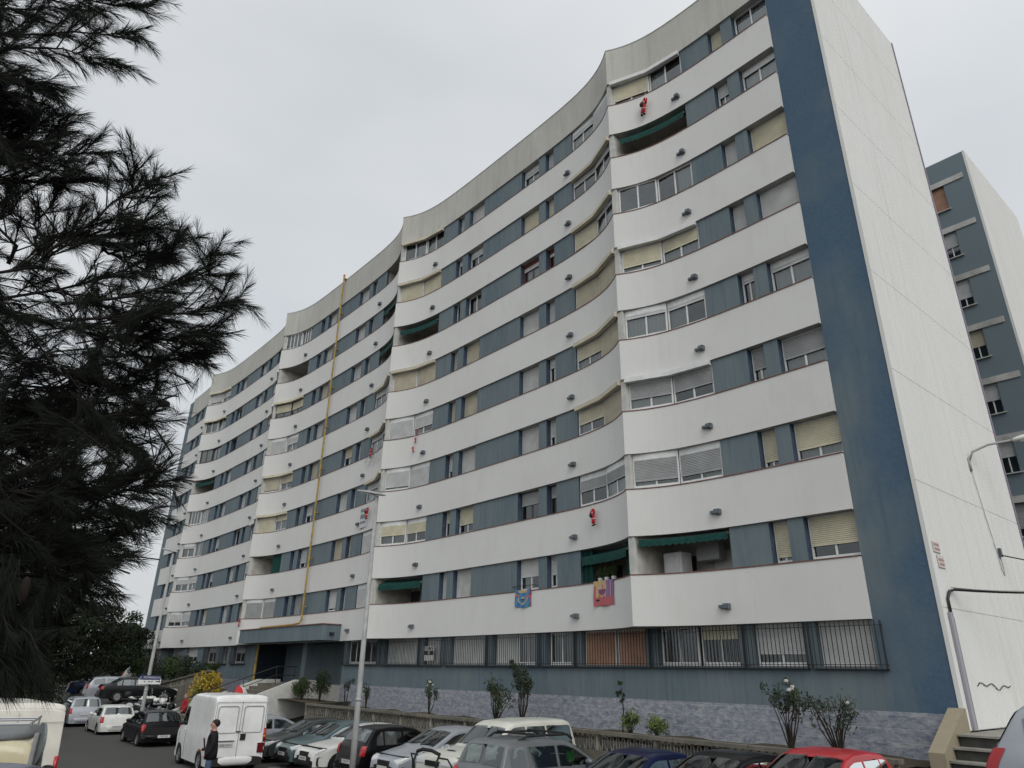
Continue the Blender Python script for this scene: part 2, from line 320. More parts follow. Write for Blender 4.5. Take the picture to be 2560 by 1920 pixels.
for hn, xc, sg, ln in HALF:
    for fi, k in enumerate(range(8, 0, -1)):
        z0, z1 = (k-1)*H+BH+.035, k*H; codes = ST[hn][fi].split()
        X = lambda t: xc+sg*t
        yw = 1.26
        def pair(a, b): return (a, b) if a[0] < b[0] else (b, a)
        for (t0, t1), cd_ in ((T_S, codes[-2]), (T_W, codes[-1])):
            a, b = pair((X(t0+.02), yw), (X(t1-.02), yw)); add_win(a, b, z0, z1, cd_, 'S')
            if hn == 'R0' and t0 > 5: wins[-1]['p1'] = (6.875, yw)
        if codes[0][0] == 'B': balc.append((hn, xc, sg, k, z0, z1, codes[0][1]))
        else:
            for i, (t0, t1) in enumerate(((.13, 1.60), (1.605, 3.12))):
                a, b = pair((X(t0), yc(X(t0))+.17), (X(t1), yc(X(t1))+.12)); add_win(a, b, z0, z1, codes[i], 'G')
# blue wall of each floor: panels with reveals
for k in range(1, 9):
    z0, z1 = (k-1)*H+BH-.02, k*H+.01; b = MB()
    seg = []
    for hn, xc, sg, ln in HALF:
        X = lambda t: xc+sg*t
        for t0, t1 in ((3.14, 4.42), (5.0, 5.48), (6.78, ln+.02)):
            if t1-t0 > .15: seg.append(tuple(sorted((X(t0), X(t1)))))
    for a, c in seg:
        n = max(1, int((c-a)/.5)); xs = [a+(c-a)*i/n for i in range(n+1)]
        fr = [(x, yc(x)+.07) for x in xs]
        b.grid([[(x, y, z0) for x, y in fr], [(x, y, z1) for x, y in fr]])
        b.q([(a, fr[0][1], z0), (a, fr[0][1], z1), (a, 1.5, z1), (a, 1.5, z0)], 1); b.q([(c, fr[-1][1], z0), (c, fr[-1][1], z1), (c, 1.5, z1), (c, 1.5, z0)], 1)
        b.q([(a, 1.5, z0), (c, 1.5, z0), (c, 1.5, z1), (a, 1.5, z1)])
    sg_ = sorted(seg)
    for (a, c), (a2, c2) in zip(sg_, sg_[1:]):
        if a2-c > .01: b.q([(c, 1.5, z0), (a2, 1.5, z0), (a2, 1.5, z0+.03), (c, 1.5, z0+.03)])
    import bmesh
    o = bb(b, 'blue_wall', [BLUE, mat('reveal_dark', (.05, .078, .115), .85, var=.3)]); m_ = bmesh.new(); m_.from_mesh(o.data); bmesh.ops.remove_doubles(m_, verts=m_.verts, dist=.006); m_.to_mesh(o.data); m_.free()  # panel end faces are a darker blue than the panel fronts
def window(wd, F, P, S, C, fm, sm, mode):
    """F frame, P pane, S shutter, C curtain builders; returns used flags. mode: dict of material indices for a merged mesh"""
    (xa, ya), (xb, yb) = wd['p0'], wd['p1']; z0, z1 = wd['z0'], wd['z1']
    u = Vector((xb-xa, yb-ya, 0)); W = u.length; u.normalize(); nrm = Vector((u.y, -u.x, 0)); O = Vector((xa, ya, 0)); Hh = z1-z0
    M = Matrix((u, nrm*-1, Vector((0, 0, 1)))).transposed()     # local x along, y inward
    def bx(mb, x0, x1, y0, y1, a, c, mi=None): mb.obox(O+u*((x0+x1)/2)-nrm*((y0+y1)/2)+Vector((0, 0, (a+c)/2)), (x1-x0, y1-y0, c-a), M, mi)
    code = wd['code']; c0 = code
    if c0[0] in 'dr': c0 = c0[1:]
    ty = c0[0]; pct = 0 if c0[1:] in ('-', '') else int(c0[1:])/100
    mf, mp_, ms, mc = mode['f'], mode['p'], mode['s'], mode['c']
    fwid = .055; za, zb = z0+.01, z1-.004
    bx(F, 0, fwid, 0, .07, za, zb, mf); bx(F, W-fwid, W, 0, .07, za, zb, mf); bx(F, fwid, W-fwid, 0, .07, za, za+fwid, mf); bx(F, fwid, W-fwid, 0, .07, zb-.05, zb, mf)
    hasbox = ty not in 'nt' and (wd['kind'] == 'G' or pct < .3)
    zt = zb-.05
    if hasbox:
        bx(F, fwid, W-fwid, -.005, .09, zb-.22, zb-.05, mf); zt = zb-.22
    if ty == 't': nm = 3
    else: nm = 1
    if pct < .97:
        zlo = za+fwid; zh = zt
        for i in range(nm):
            xm = fwid+(W-2*fwid)*(i+1)/(nm+1); bx(F, xm-.03, xm+.03, .012, .06, zlo, zh, mf)
        # sash rails
        bx(F, fwid, W-fwid, .015, .055, zlo, zlo+.045, mf)
        i0 = O-nrm*.035
        b0 = i0+u*fwid; b1 = i0+u*(W-fwid)
        P.q([(b0.x, b0.y, zlo+.045), (b1.x, b1.y, zlo+.045), (b1.x, b1.y, zh), (b0.x, b0.y, zh)], mp_)
    if pct > 0:
        slat = .05; top = zt; bot = zt-(zt-(za+fwid))*pct
        if pct >= .97: bot = za+fwid-.01
        n = max(1, int((top-bot)/slat)); rows = []
        for i in range(n+1):
            z = top-(top-bot)*i/n
            for dy in ((-.012, .006) if i < n else (-.012,)):
                p = O-nrm*(dy+.004); a = p+u*(fwid-.01); c = p+u*(W-fwid+.01)
                zz = z-(.0 if dy < 0 else slat*.86)
                rows.append([(a.x, a.y, zz), (c.x, c.y, zz)])
        # straight slats: front face then small groove
        rows = []
        for i in range(n):
            zz = top-(top-bot)*i/n; z2 = top-(top-bot)*(i+1)/n
            for dy, z in ((.004, zz), (-.014, zz-.008), (-.014, z2+.012), (.004, z2+.004)):
                p = O+nrm*(-dy); a = p+u*(fwid-.01); c = p+u*(W-fwid+.01); rows.append([(a.x, a.y, z), (c.x, c.y, z)])
        S.grid(rows, ms)
        bx(S, fwid, W-fwid, -.02, .012, bot-.03, bot+.004, ms)
    cur = wd.get('cur', 0)
    if cur and pct < .8:
        x0, x1 = (fwid, W-fwid) if cur == 1 else ((fwid, W*.45) if cur == 2 else (W*.55, W-fwid))
        n = max(6, int((x1-x0)/.045)); top = zt; rows = [[], []]
        for i in range(n+1):
            x = x0+(x1-x0)*i/n; p = O+u*x-nrm*(.16+.025*sin(i*2.1+wd['p0'][0]*3)+.012*sin(i*.7))
            rows[0].append((p.x, p.y, za)); rows[1].append((p.x, p.y, top))
        C.grid(rows, mc)
for i, wd in enumerate(wins):
    r_ = random.Random(i*13+5)
    wd['cur'] = r_.choice([1, 1, 0, 2, 3, 0, 1])
    x = (wd['p0'][0]+wd['p1'][0])/2; z = (wd['z0']+wd['z1'])/2
    wd['d'] = (Vector((x, 1, z))-Vector(CAM)).length
def fmat(code): return ALUD if code[0] == 'd' else (WOODF if code[0] == 'r' else ALU)
def smat(code): return SHM.get(code.lstrip('dr')[0], SH_W)
def make_one(wd, lab=None):
    F, P, S, C = MB(), MB(), MB(), MB()
    window(wd, F, P, S, C, None, None, dict(f=None, p=None, s=None, c=None))
    w_ = bb(F, 'window', fmat(wd['code']))
    if wd.get('lab'): w_['label'] = wd['lab']
    if P.f: bb(P, 'pane', GLASS, w_)
    if S.f: bb(S, 'roller_shutter', smat(wd['code']), w_)
    if C.f: bb(C, 'curtain', CURT, w_)
    return w_
# ground floor windows (x0, x1, code, label)
GF = [(5.37, 6.80, 's100'), (3.48, 4.97, 'w72'), (1.62, 2.94, 'c30'), (.10, 1.50, 'n-'), (-1.75, -.44, 'o100'), (-3.25, -1.83, 'o100'), (-5.05, -3.85, 'n-'), (-6.85, -5.74, 'n-'), (-8.20, -6.93, 's100'),
      (-11.1, -8.85, 'w100'), (-13.1, -12.0, 'w100'), (-15.1, -13.8, 'w100'), (-16.5, -15.2, 'w100'), (-18.9, -17.4, 'n-'), (-20.3, -19.0, 'n-'),
      (-36.4, -34.5, 'w40'), (-38.6, -37.8, 'n-'), (-41.8, -39.9, 'w20'), (-46.5, -44.0, 'w60'), (-50.5, -48.5, 'w60'), (-55.5, -53.5, 'w60')]
GZ = -1.13
gf = []
for x0, x1, c in GF:
    wd = dict(p0=(x0, 1.27), p1=(x1, 1.27), z0=GZ, z1=-.002, code=c, kind='F', cur=0); wd['d'] = (Vector(((x0+x1)/2, 1, -.6))-Vector(CAM)).length; gf.append(wd)
gf[6]['cur'] = 1; gf[7]['cur'] = 1
order = sorted([wd for wd in wins+gf if not (wd['kind'] == 'G' and (wd['p0'][0] < -50.1 or -41 < wd['p0'][0] < -33.5))], key=lambda q: q['d'])
near = order[:100]; nid = set(id(q) for q in near)
for q in near: make_one(q)
far = MB(); matsF = [ALU, GLASS, SH_W, CURT, SH_C, SH_B, SH_G, ALUD, WOODF, SH_O]
for q in wins+gf:
    if id(q) in nid: continue
    fm = matsF.index(fmat(q['code'])); sm = matsF.index(smat(q['code']))
    window(q, far, far, far, far, None, None, dict(f=fm, p=1, s=sm, c=3))
fo = bb(far, 'window', matsF); fo['kind'] = 'stuff'
# rooms behind the glass, party walls, rear body
b = MB()
for k in range(1, 9):
    z0, z1 = (k-1)*H+.2, k*H
    xs = [c for c in CUSP]
    b.q([(XL, 3.0, z0), (XR+.1, 3.0, z0), (XR+.1, 3.0, z1), (XL, 3.0, z1)])
    for c in CUSP:      # side walls of each gallery room
        for s in (1, -1):
            x = c+s*3.14; b.q([(x, 1.45, z0), (x, 3.0, z0), (x, 3.0, z1), (x, 1.45, z1)])
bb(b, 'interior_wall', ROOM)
for c in CUSP:
    b = MB()
    b.box(c-.11, c+.11, .10, 3.0, .2, 8*H)
    bb(b, 'party_wall', mat('party_white', (.5, .5, .47), .85, var=.2))
b = MB()   # main body block behind
b.box(XL-.0, XR+.0, 3.02, 9.0, -3.4, ZTOP-.35); bb(b, 'rear_block', BLUE)
b = MB(); b.box(XL, XR, 1.0, 9.0, ZTOP-.34, ZTOP-.3); bb(b, 'roof', SOFF)
# end pilasters
b = MB(); b.box(XR+.002, 8.46, 1.1, 9.15, -2.12, ZTOP+.05); bb(b, 'end_pilaster', NAVY)
b = MB(); b.box(-60, XL-.002, 1.1, 9.1, -2.12, ZTOP+.05); bb(b, 'end_pilaster', BLUE)
b = MB(); b.box(XR+.01, 8.46, 1.1, 9.15, ZTOP+.055, ZTOP+.09); bb(b, 'metal_flashing', mat('flashing', (.25, .25, .25), .5))
# white ribbed end wall
RIB = layered('ribbed_white', (.64, .645, .625), None, [(.3, (1, 1, .6), .4, .7, .4, (.60, .60, .56)), (1.3, (1, 3, .10), .5, .75, .45, (.52, .52, .49)), (3, (1, 3, .05), .57, .75, .4, (.46, .45, .42)), (.8, (1, 1, .7), .5, .7, .3, (.58, .57, .51))], bump=.1)
b = MB(); y = 1.08; rows0, rows1 = [], []; n = 0; pts = []
while y < 9.14:
    pts += [(8.56, y), (8.56, y+.13), (8.548, y+.15), (8.548, y+.185)]; y += .205
zs = [-2.45, .2, 3.3, 6.4, 9.5, 12.6, 15.7, 18.8, 21.9, ZTOP+.12]
for i in range(len(zs)-1):
    b.grid([[(px, py, zs[i]+.012) for px, py in pts], [(px, py, zs[i+1]) for px, py in pts]])
    b.grid([[(px-.012, py, zs[i]-.001) for px, py in pts], [(px-.012, py, zs[i]+.013) for px, py in pts]])
b.q([(8.46, 1.08, -2.45), (8.56, 1.08, -2.45), (8.56, 1.08, ZTOP+.12), (8.46, 1.08, ZTOP+.12)])
b.q([(8.46, 9.17, -2.45), (8.56, 9.17, -2.45), (8.56, 9.17, ZTOP+.12), (8.46, 9.17, ZTOP+.12)])
b.q([(8.46, 1.08, ZTOP+.12), (8.56, 1.08, ZTOP+.12), (8.56, 9.17, ZTOP+.12), (8.46, 9.17, ZTOP+.12)])
ew = bb(b, 'ribbed_end_wall', RIB)
b = MB(); b.box(8.5, 8.6, 9.17, 9.23, -2.4, ZTOP+.15); bb(b, 'edge_trim', mat('trim_lilac', (.22, .19, .24), .5), ew)
# ground floor wall with window openings, plinth of tiles
def gwall(x0, x1, openings, name='ground_wall', mm=BLUE):
    b = MB(); y0 = 1.1
    ops = sorted([(a, c) for a, c in openings if a >= x0 and c <= x1])
    b.q([(x0, y0, -2.12), (x1, y0, -2.12), (x1, y0, GZ), (x0, y0, GZ)])
    x = x0
    for a, c in ops+[(x1, x1)]:
        if a > x: b.q([(x, y0, GZ), (a, y0, GZ), (a, y0, .02), (x, y0, .02)])
        if a < x1:
            b.q([(a, y0, GZ), (a, y0+.3, GZ), (a, y0+.3, .02), (a, y0, .02)]); b.q([(c, y0, GZ), (c, y0+.3, GZ), (c, y0+.3, .02), (c, y0, .02)])
            b.q([(a, y0, GZ), (c, y0, GZ), (c, y0+.3, GZ), (a, y0+.3, GZ)], 1)
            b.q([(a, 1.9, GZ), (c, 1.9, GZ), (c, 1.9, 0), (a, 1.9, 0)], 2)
        x = c
    bb(b, name, [mm, mat('sill_pink', (.36, .27, .24), .8), ROOM])
grp = [(3.46, 4.98), (5.35, 6.83), (.05, 2.98), (-3.32, -.42), (-5.12, -3.78), (-8.3, -5.72), (-11.2, -8.8), (-13.2, -11.95), (-16.6, -13.75), (-20.35, -17.35), (-36.5, -34.4), (-38.7, -37.7), (-41.9, -39.8), (-46.6, -43.9), (-50.6, -48.4), (-55.6, -53.4)]
gwall(-20.75, XR, grp, mm=NAVY); gwall(XL, -32.2, grp)
b = MB(); b.box(-20.75, 8.46, 1.095, 1.3, -3.4, -2.12); bb(b, 'tile_plinth', TILE)
b = MB(); b.box(-60, -32.2, 1.095, 1.3, -3.4, -2.12); bb(b, 'tile_plinth', TILE)
# grilles
for gi, (a, c) in enumerate(grp[:10]+grp[10:13]):
    nx_ = [g_[0] for g_ in grp if g_[0] > c]; pv_ = [g_[1] for g_ in grp if g_[1] < a]; gr_ = min(nx_)-c if nx_ else 1; gl_ = a-max(pv_) if pv_ else 1
    a -= min(.26, gl_/2-.02); c += min(.26, gr_/2-.02) if gi else .09; b = MB(); y = .97; zt, zb = -.03, GZ-.05
    if gi >= 10: y = .95
    n = int((c-a)/.12)
    for i in range(n+1):
        x = a+(c-a)*i/n; b.box(x-.008, x+.008, y-.008, y+.008, zb, zt)
    for z in (zt-.12, zb+.10): b.box(a, c, y-.012, y+.012, z-.008, z+.008)
    for x in (a, c):
        for z in (zt-.12, zb+.1): b.box(x-.008, x+.008, y, 1.1, z-.008, z+.008)
        for yy in (.99+.0, 1.05): b.box(x-.006, x+.006, yy, yy+.012, zb, zt)
    b.box(a-.02, c+.02, y, 1.1, zb-.012, zb+.006)
    bb(b, 'window_grille', IRON)
# spouts on the bands
SP = mat('spout_grey', (.115, .135, .15), .6, var=.3)
for k in range(1, 9):
    for c, s in ((0, 2.9), (0, -3.3), (-16.6, 2.72), (-16.6, -3.5), (-33.4, 2.8), (-33.4, -3.4), (-50.02, 2.8), (-50.02, -3.4)):
        x = c+s; y = yc(x); z = (k-1)*H+.5
        b = MB(); b.box(x-.09, x+.09, y-.14, y+.01, z-.08, z+.08); b.box(x-.26, x-.09, y-.11, y-.02, z-.04, z+.045); b.box(x-.07, x+.07, y-.19, y-.16, z-.06, z+.06)
        bb(b, 'band_spout', SP)
# external shutter boxes on some galleries
for hn, xc, sg, ks, cm in (('A-', 0, -1, (7, 6, 5, 4, 3), SH_B), ('R0', 0, 1, (8, 5, 3), ALU), ('B+', -16.6, 1, (7, 8, 5), SH_B), ('B-', -16.6, -1, (5, 4, 3), SH_B), ('C+', -33.4, 1, (6, 4, 3), SH_C), ('C-', -33.4, -1, (7, 6, 3), ALU), ('D+', -50.02, 1, (8, 7), SH_C)):
    for k in ks:
        for t0, t1 in ((.12, 1.62), (1.62, 3.12)):
            a = Vector((xc+sg*t0, yc(xc+sg*t0)-.03, k*H-.09)); c = Vector((xc+sg*t1, yc(xc+sg*t1)-.03, k*H-.09)); u = (c-a).normalized()
            M = Matrix((u, Vector((-u.y, u.x, 0)), Vector((0, 0, 1)))).transposed(); b = MB()
            b.obox((a+c)/2, ((c-a).length, .17, .17), M); bb(b, 'shutter_box', cm)
# open balconies
for hn, xc, sg, k, z0, z1, ty in balc:
    X = lambda t: xc+sg*t
    b = MB(); yb = 2.35
    xa, xb = sorted((X(.12), X(3.13)))
    b.q([(xa, yb, z0-1.35), (xb, yb, z0-1.35), (xb, yb, z1), (xa, yb, z1)])
    for x in (xa, xb): b.q([(x, yc(x)+.2, z0-1.35), (x, yb, z0-1.35), (x, yb, z1), (x, yc(x)+.2, z1)])
    b.q([(xa, yb-.02, z0-1.3), (xa+.8, yb-.02, z0-1.3), (xa+.8, yb-.02, z0+.75), (xa, yb-.02, z0+.75)], 1)
    if ty in 'SG': b.q([(xb-1.5, yb-.02, z0-.8), (xb-.2, yb-.02, z0-.8), (xb-.2, yb-.02, z0+.8), (xb-1.5, yb-.02, z0+.8)], 2)
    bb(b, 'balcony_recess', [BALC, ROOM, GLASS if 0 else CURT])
    if ty in 'ASG':
        t0, t1 = (.35, 3.05); n = 14
        if ty == 'S': t0, t1 = .25, 3.1
        drop = .0 if ty == 'S' else .3; proj = .08
        g = MB(); rows = [[], [], [], []]
        for i in range(n*3+1):
            t = t0+(t1-t0)*i/(n*3); x = X(t); ye = yc(x)
            sc = .05*abs(sin(pi*i/3))
            rows[0].append((x, ye+.5, z1-.06)); rows[1].append((x, ye+.03, z1-.12-drop*.6)); rows[2].append((x, ye+.02, z1-.2-drop*.75)); rows[3].append((x, ye+.02, z1-.31-drop*.8-sc))
        g.grid(rows); aw = bb(g, 'awning', GREENC)
        g = MB(); g.tube([(X(t0+(t1-t0)*i/6), yc(X(t0+(t1-t0)*i/6))+.08, z1-.14-drop*.6) for i in range(7)], .028, 8); bb(g, 'awning_tube', SH_B, aw)
    if ty in 'GU':
        g = MB(); rows = [[], []]; tt0, tt1 = ((2.55, 3.12) if ty == 'G' else (1.9, 3.1))
        for i in range(25):
            t = tt0+(tt1-tt0)*i/24; x = X(t); y = yc(x)+.16+.04*sin(i*1.9)
            rows[0].append((x, y, z0)); rows[1].append((x, y, z1-.05))
        g.grid(rows); bb(g, 'green_curtain', GREENC)
        if ty == 'G':
            g = MB(); rows = [[], []]
            for i in range(13):
                t = .12+.45*i/12; x = X(t); y = yc(x)+.2+.03*sin(i*1.9); rows[0].append((x, y, z0)); rows[1].append((x, y, z1-.05))
            g.grid(rows); bb(g, 'green_curtain', GREENC)
# entrance: recess, canopy, columns, doors
b = MB(); xa, xb, yb = -32.2, -20.75, 4.2
b.q([(xa, yb, -2.2), (xb, yb, -2.2), (xb, yb, 0), (xa, yb, 0)])
for x in (xa, xb): b.q([(x, 1.1, -2.2), (x, yb, -2.2), (x, yb, 0), (x, 1.1, 0)])
b.q([(xa, 1.0, -.01), (xb, 1.0, -.01), (xb, yb, -.01), (xa, yb, -.01)])
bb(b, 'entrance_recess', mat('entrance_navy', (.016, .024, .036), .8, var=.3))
b = MB(); b.box(xa, xb, 1.1, 4.2, -3.4, -2.2); bb(b, 'entrance_floor', SOFF)
for x0 in (-30.6, -28.2, -24.2):
    b = MB(); b.box(x0, x0+1.6, yb-.08, yb-.01, -2.2, -.15); d = bb(b, 'entrance_door', mat('door_dark', (.03, .03, .03), .4))
    b = MB(); b.box(x0+.12, x0+.72, yb-.10, yb-.085, -1.9, -.3); b.box(x0+.88, x0+1.48, yb-.10, yb-.085, -1.9, -.3); bb(b, 'pane', GLASS, d)
b = MB(); b.box(-25.75, -25.25, 1.15, 1.5, -3.2, -.01); bb(b, 'column', BLUE)
b = MB(); b.box(-32.9, -32.3, .98, 1.4, -3.2, -.01); bb(b, 'column', BLUE)
b = MB(); b.box(-32.5, -21.0, -.15, 1.02, .02, .80); cn = bb(b, 'entrance_canopy', BLUE)
b = MB(); b.box(-32.55, -20.95, -.2, 1.02, .803, .85); bb(b, 'coping', COPE, cn)
b = MB(); b.box(-21.0, -20.93, .3, .55, .28, .42); b.tube([(-20.9, .42, .35), (-20.7, .3, .33)], .04, 8); bb(b, 'floodlight', IRON, cn)
# yellow gas pipe
b = MB(); b.tube([(-31.2, .62, .98), (-26.5, .62, 1.0), (-25.75, .72, 1.06), (-25.7, .80, 1.25), (-25.7, .80, 24.62)], .058, 10)
for z in [2+2.8*i for i in range(9)]: b.box(-25.82, -25.58, .84, .98, z-.03, z+.03)
gp = bb(b, 'gas_pipe', YELL, smooth=False)
b = MB(); b.tube([(-31.5, .78, .0), (-31.5, .78, -2.6)], .08, 10); bb(b, 'gas_pipe', YELL)
b = MB(); b.ell((-25.7, .80, 24.66), (.085, .085, .09)); bb(b, 'pipe_cap', mat('red_cap', (.5, .1, .04), .5), gp)
# for-sale board behind the grille
b = MB(); b.box(-13.0, -12.3, 1.02, 1.035, -.98, -.38); sb = bb(b, 'sale_board', mat('board_white', (.55, .55, .54), .6))
BLK = mat('print_black', (.02, .02, .022), .6)
b = MB(); b.box(-12.99, -12.31, 1.012, 1.018, -.74, -.565); bb(b, 'black_strip', BLK, sb)
Mx = lambda x, y, z: Matrix.Translation(Vector((x, y, z))-B0) @ Matrix.Rotation(R(90), 4, 'X')
text_obj('lettering', 'SE VENDE', .17, Mx(-12.65, 1.013, -.48), BLK, sb, .003, .85)
b = MB(); b.box(-12.72, -12.58, 1.006, 1.011, -.71, -.67); b.box(-12.76, -12.56, 1.006, 1.011, -.635, -.60); bb(b, 'phone_mark', SH_W, sb)
# banner hung over the band of the third floor
b = MB(); b.box(-19.9, -18.95, yc(-19.4)-.05, yc(-19.4)-.03, 5.82, 6.95); bn = bb(b, 'sale_banner', mat('banner_white', (.5, .5, .5), .7))
b = MB()
for i, (z, ww, hh) in enumerate(((6.78, .8, .16), (6.45, .75, .24), (6.12, .6, .12))):
    x = -19.82
    while x < -19.82+ww:
        b.box(x, x+.06, yc(-19.4)-.06, yc(-19.4)-.051, z-hh/2, z+hh/2); x += .1
bb(b, 'faded_lettering', mat('faded_ink', (.12, .13, .17), .7), bn)
# fixtures on the end wall: duct, notices
b = MB(); b.box(8.57, 8.63, 1.32, 1.48, -2.42, .1, 0); b.box(8.57, 8.60, 1.50, 1.60, -2.42, .0, 1); bb(b, 'cable_duct', [mat('duct_grey', (.3, .29, .33), .5), IRON])
for y0, z0, h in ((1.28, 1.52, .26), (1.40, 1.16, .30)):
    b = MB(); b.box(8.57, 8.585, y0, y0+.42, z0, z0+h); nn = bb(b, 'wall_notice', mat('notice_pink', (.55, .50, .47), .7))
    b = MB()
    for j in range(2): b.box(8.585, 8.59, y0+.05, y0+.36, z0+.05+j*.11, z0+.11+j*.11)
    bb(b, 'faded_lettering', mat('notice_ink', (.33, .22, .22), .7), nn)
# ------------------------------------------------------------------ second block behind
def second():
    P0 = Vector((2, 22, -3.5)); T = empty('apartment_building', P0, 0, 'blue rear block with pale floor strips and a single column of windows', 'apartment block')
    def q(mb, name, m, par=T):
        mb.v = [(a-P0.x, b-P0.y, c-P0.z) for a, b, c in mb.v]; return mb.build(name, m, par)
    y0 = 18.43; wz = [(22.73-2.8*i) for i in range(9)]
    b = MB(); X0, X1, Zt = -14, 8.2, 24.12; ops = []
    ws = [(6.3, 7.02), (3.2, 4.3), (0, 1.1), (-3.4, -2.3)]
    xs = sorted([X0, X1]+[v for w_ in ws for v in w_])
    zc = sorted([-4.0, Zt]+[z for a in wz for z in (a-1.6, a-.0)])
    for i in range(len(xs)-1):
        for j in range(len(zc)-1):
            xm, zm = (xs[i]+xs[i+1])/2, (zc[j]+zc[j+1])/2
            if any(a < xm < c for a, c in ws) and any(z-1.6 < zm < z for z in wz): continue
            b.q([(xs[i], y0, zc[j]), (xs[i+1], y0, zc[j]), (xs[i+1], y0, zc[j+1]), (xs[i], y0, zc[j+1])])
    for a, c in ws:
        for z in wz:
            b.q([(a, y0, z-1.6), (a, y0+.25, z-1.6), (a, y0+.25, z), (a, y0, z)]); b.q([(c, y0, z-1.6), (c, y0+.25, z-1.6), (c, y0+.25, z), (c, y0, z)])
            b.q([(a, y0, z), (c, y0, z), (c, y0+.25, z), (a, y0+.25, z)]); b.q([(a, y0, z-1.6), (c, y0, z-1.6), (c, y0+.25, z-1.6), (a, y0+.25, z-1.6)])
            b.q([(a, y0+.9, z-1.6), (c, y0+.9, z-1.6), (c, y0+.9, z), (a, y0+.9, z)])
    b.q([(X0, y0, -4), (X0, 27.1, -4), (X0, 27.1, Zt), (X0, y0, Zt)]); b.q([(X0, y0, Zt), (X1, y0, Zt), (X1, 27.1, Zt), (X0, 27.1, Zt)]); b.q([(X0, 27.1, -4), (X1, 27.1, -4), (X1, 27.1, Zt), (X0, 27.1, Zt)])
    BL2 = layered('stucco_slate', (.15, .19, .21), None, [(.6, (1, 1, .4), .4, .7, .5, (.125, .165, .19)), (3, (1.5, 1, .2), .5, .8, .4, (.13, .17, .19))])
    q(b, 'blue_wall', BL2)
    for i in range(9):
        z = 22.9-2.8*i; b = MB(); b.box(X0, 7.98, y0-.05, y0+.0, z-.3, z); q(b, 'floor_strip', SOFF)
    b = MB(); pts = []; y = y0
    while y < 27.1: pts += [(8.30, y), (8.30, y+.13), (8.27, y+.15), (8.27, y+.185)]; y += .205
    b.grid([[(px, py, -4) for px, py in pts], [(px, py, Zt+.02) for px, py in pts]])
    b.q([(8.2, y0-.01, -4), (8.3, y0-.01, -4), (8.3, y0-.01, Zt+.02), (8.2, y0-.01, Zt+.02)]); q(b, 'ribbed_end_wall', RIB)
    cols = [SH_O, SH_W, SH_W, SH_B, SH_W, SH_W, SH_G, SH_W, SH_W]; pc = [1.0, .62, .72, .62, .6, .55, .8, .6, .6]
    for wi, (a, c) in enumerate(ws[:2]):
        for i, z in enumerate(wz):
            b = MB(); zb, zt = z-1.6, z
            b.box(a, a+.05, y0+.14, y0+.2, zb, zt); b.box(c-.05, c, y0+.14, y0+.2, zb, zt); b.box(a, c, y0+.14, y0+.2, zb, zb+.06); b.box((a+c)/2-.025, (a+c)/2+.025, y0+.15, y0+.2, zb, zt)
            w_ = q(b, 'window', ALU)
            b = MB(); b.q([(a, y0+.18, zb), (c, y0+.18, zb), (c, y0+.18, zt), (a, y0+.18, zt)]); q(b, 'pane', GLASS, w_)
            b = MB(); n = 22; bot = zt-(zt-zb-.05)*pc[i]; rows = []
            for j in range(n):
                za = zt-(zt-bot)*j/n; zd = zt-(zt-bot)*(j+1)/n
                for dy, zz in ((0, za), (.015, za-.01), (.015, zd+.012), (0, zd+.004)): rows.append([(a+.03, y0+.13-dy, zz), (c-.03, y0+.13-dy, zz)])
            b.grid(rows); q(b, 'roller_shutter', cols[i], w_)
            b = MB(); b.box(a-.06, c+.1, y0-.1, y0+.02, zb-.05, zb); q(b, 'sill', SOFF, w_)
second()
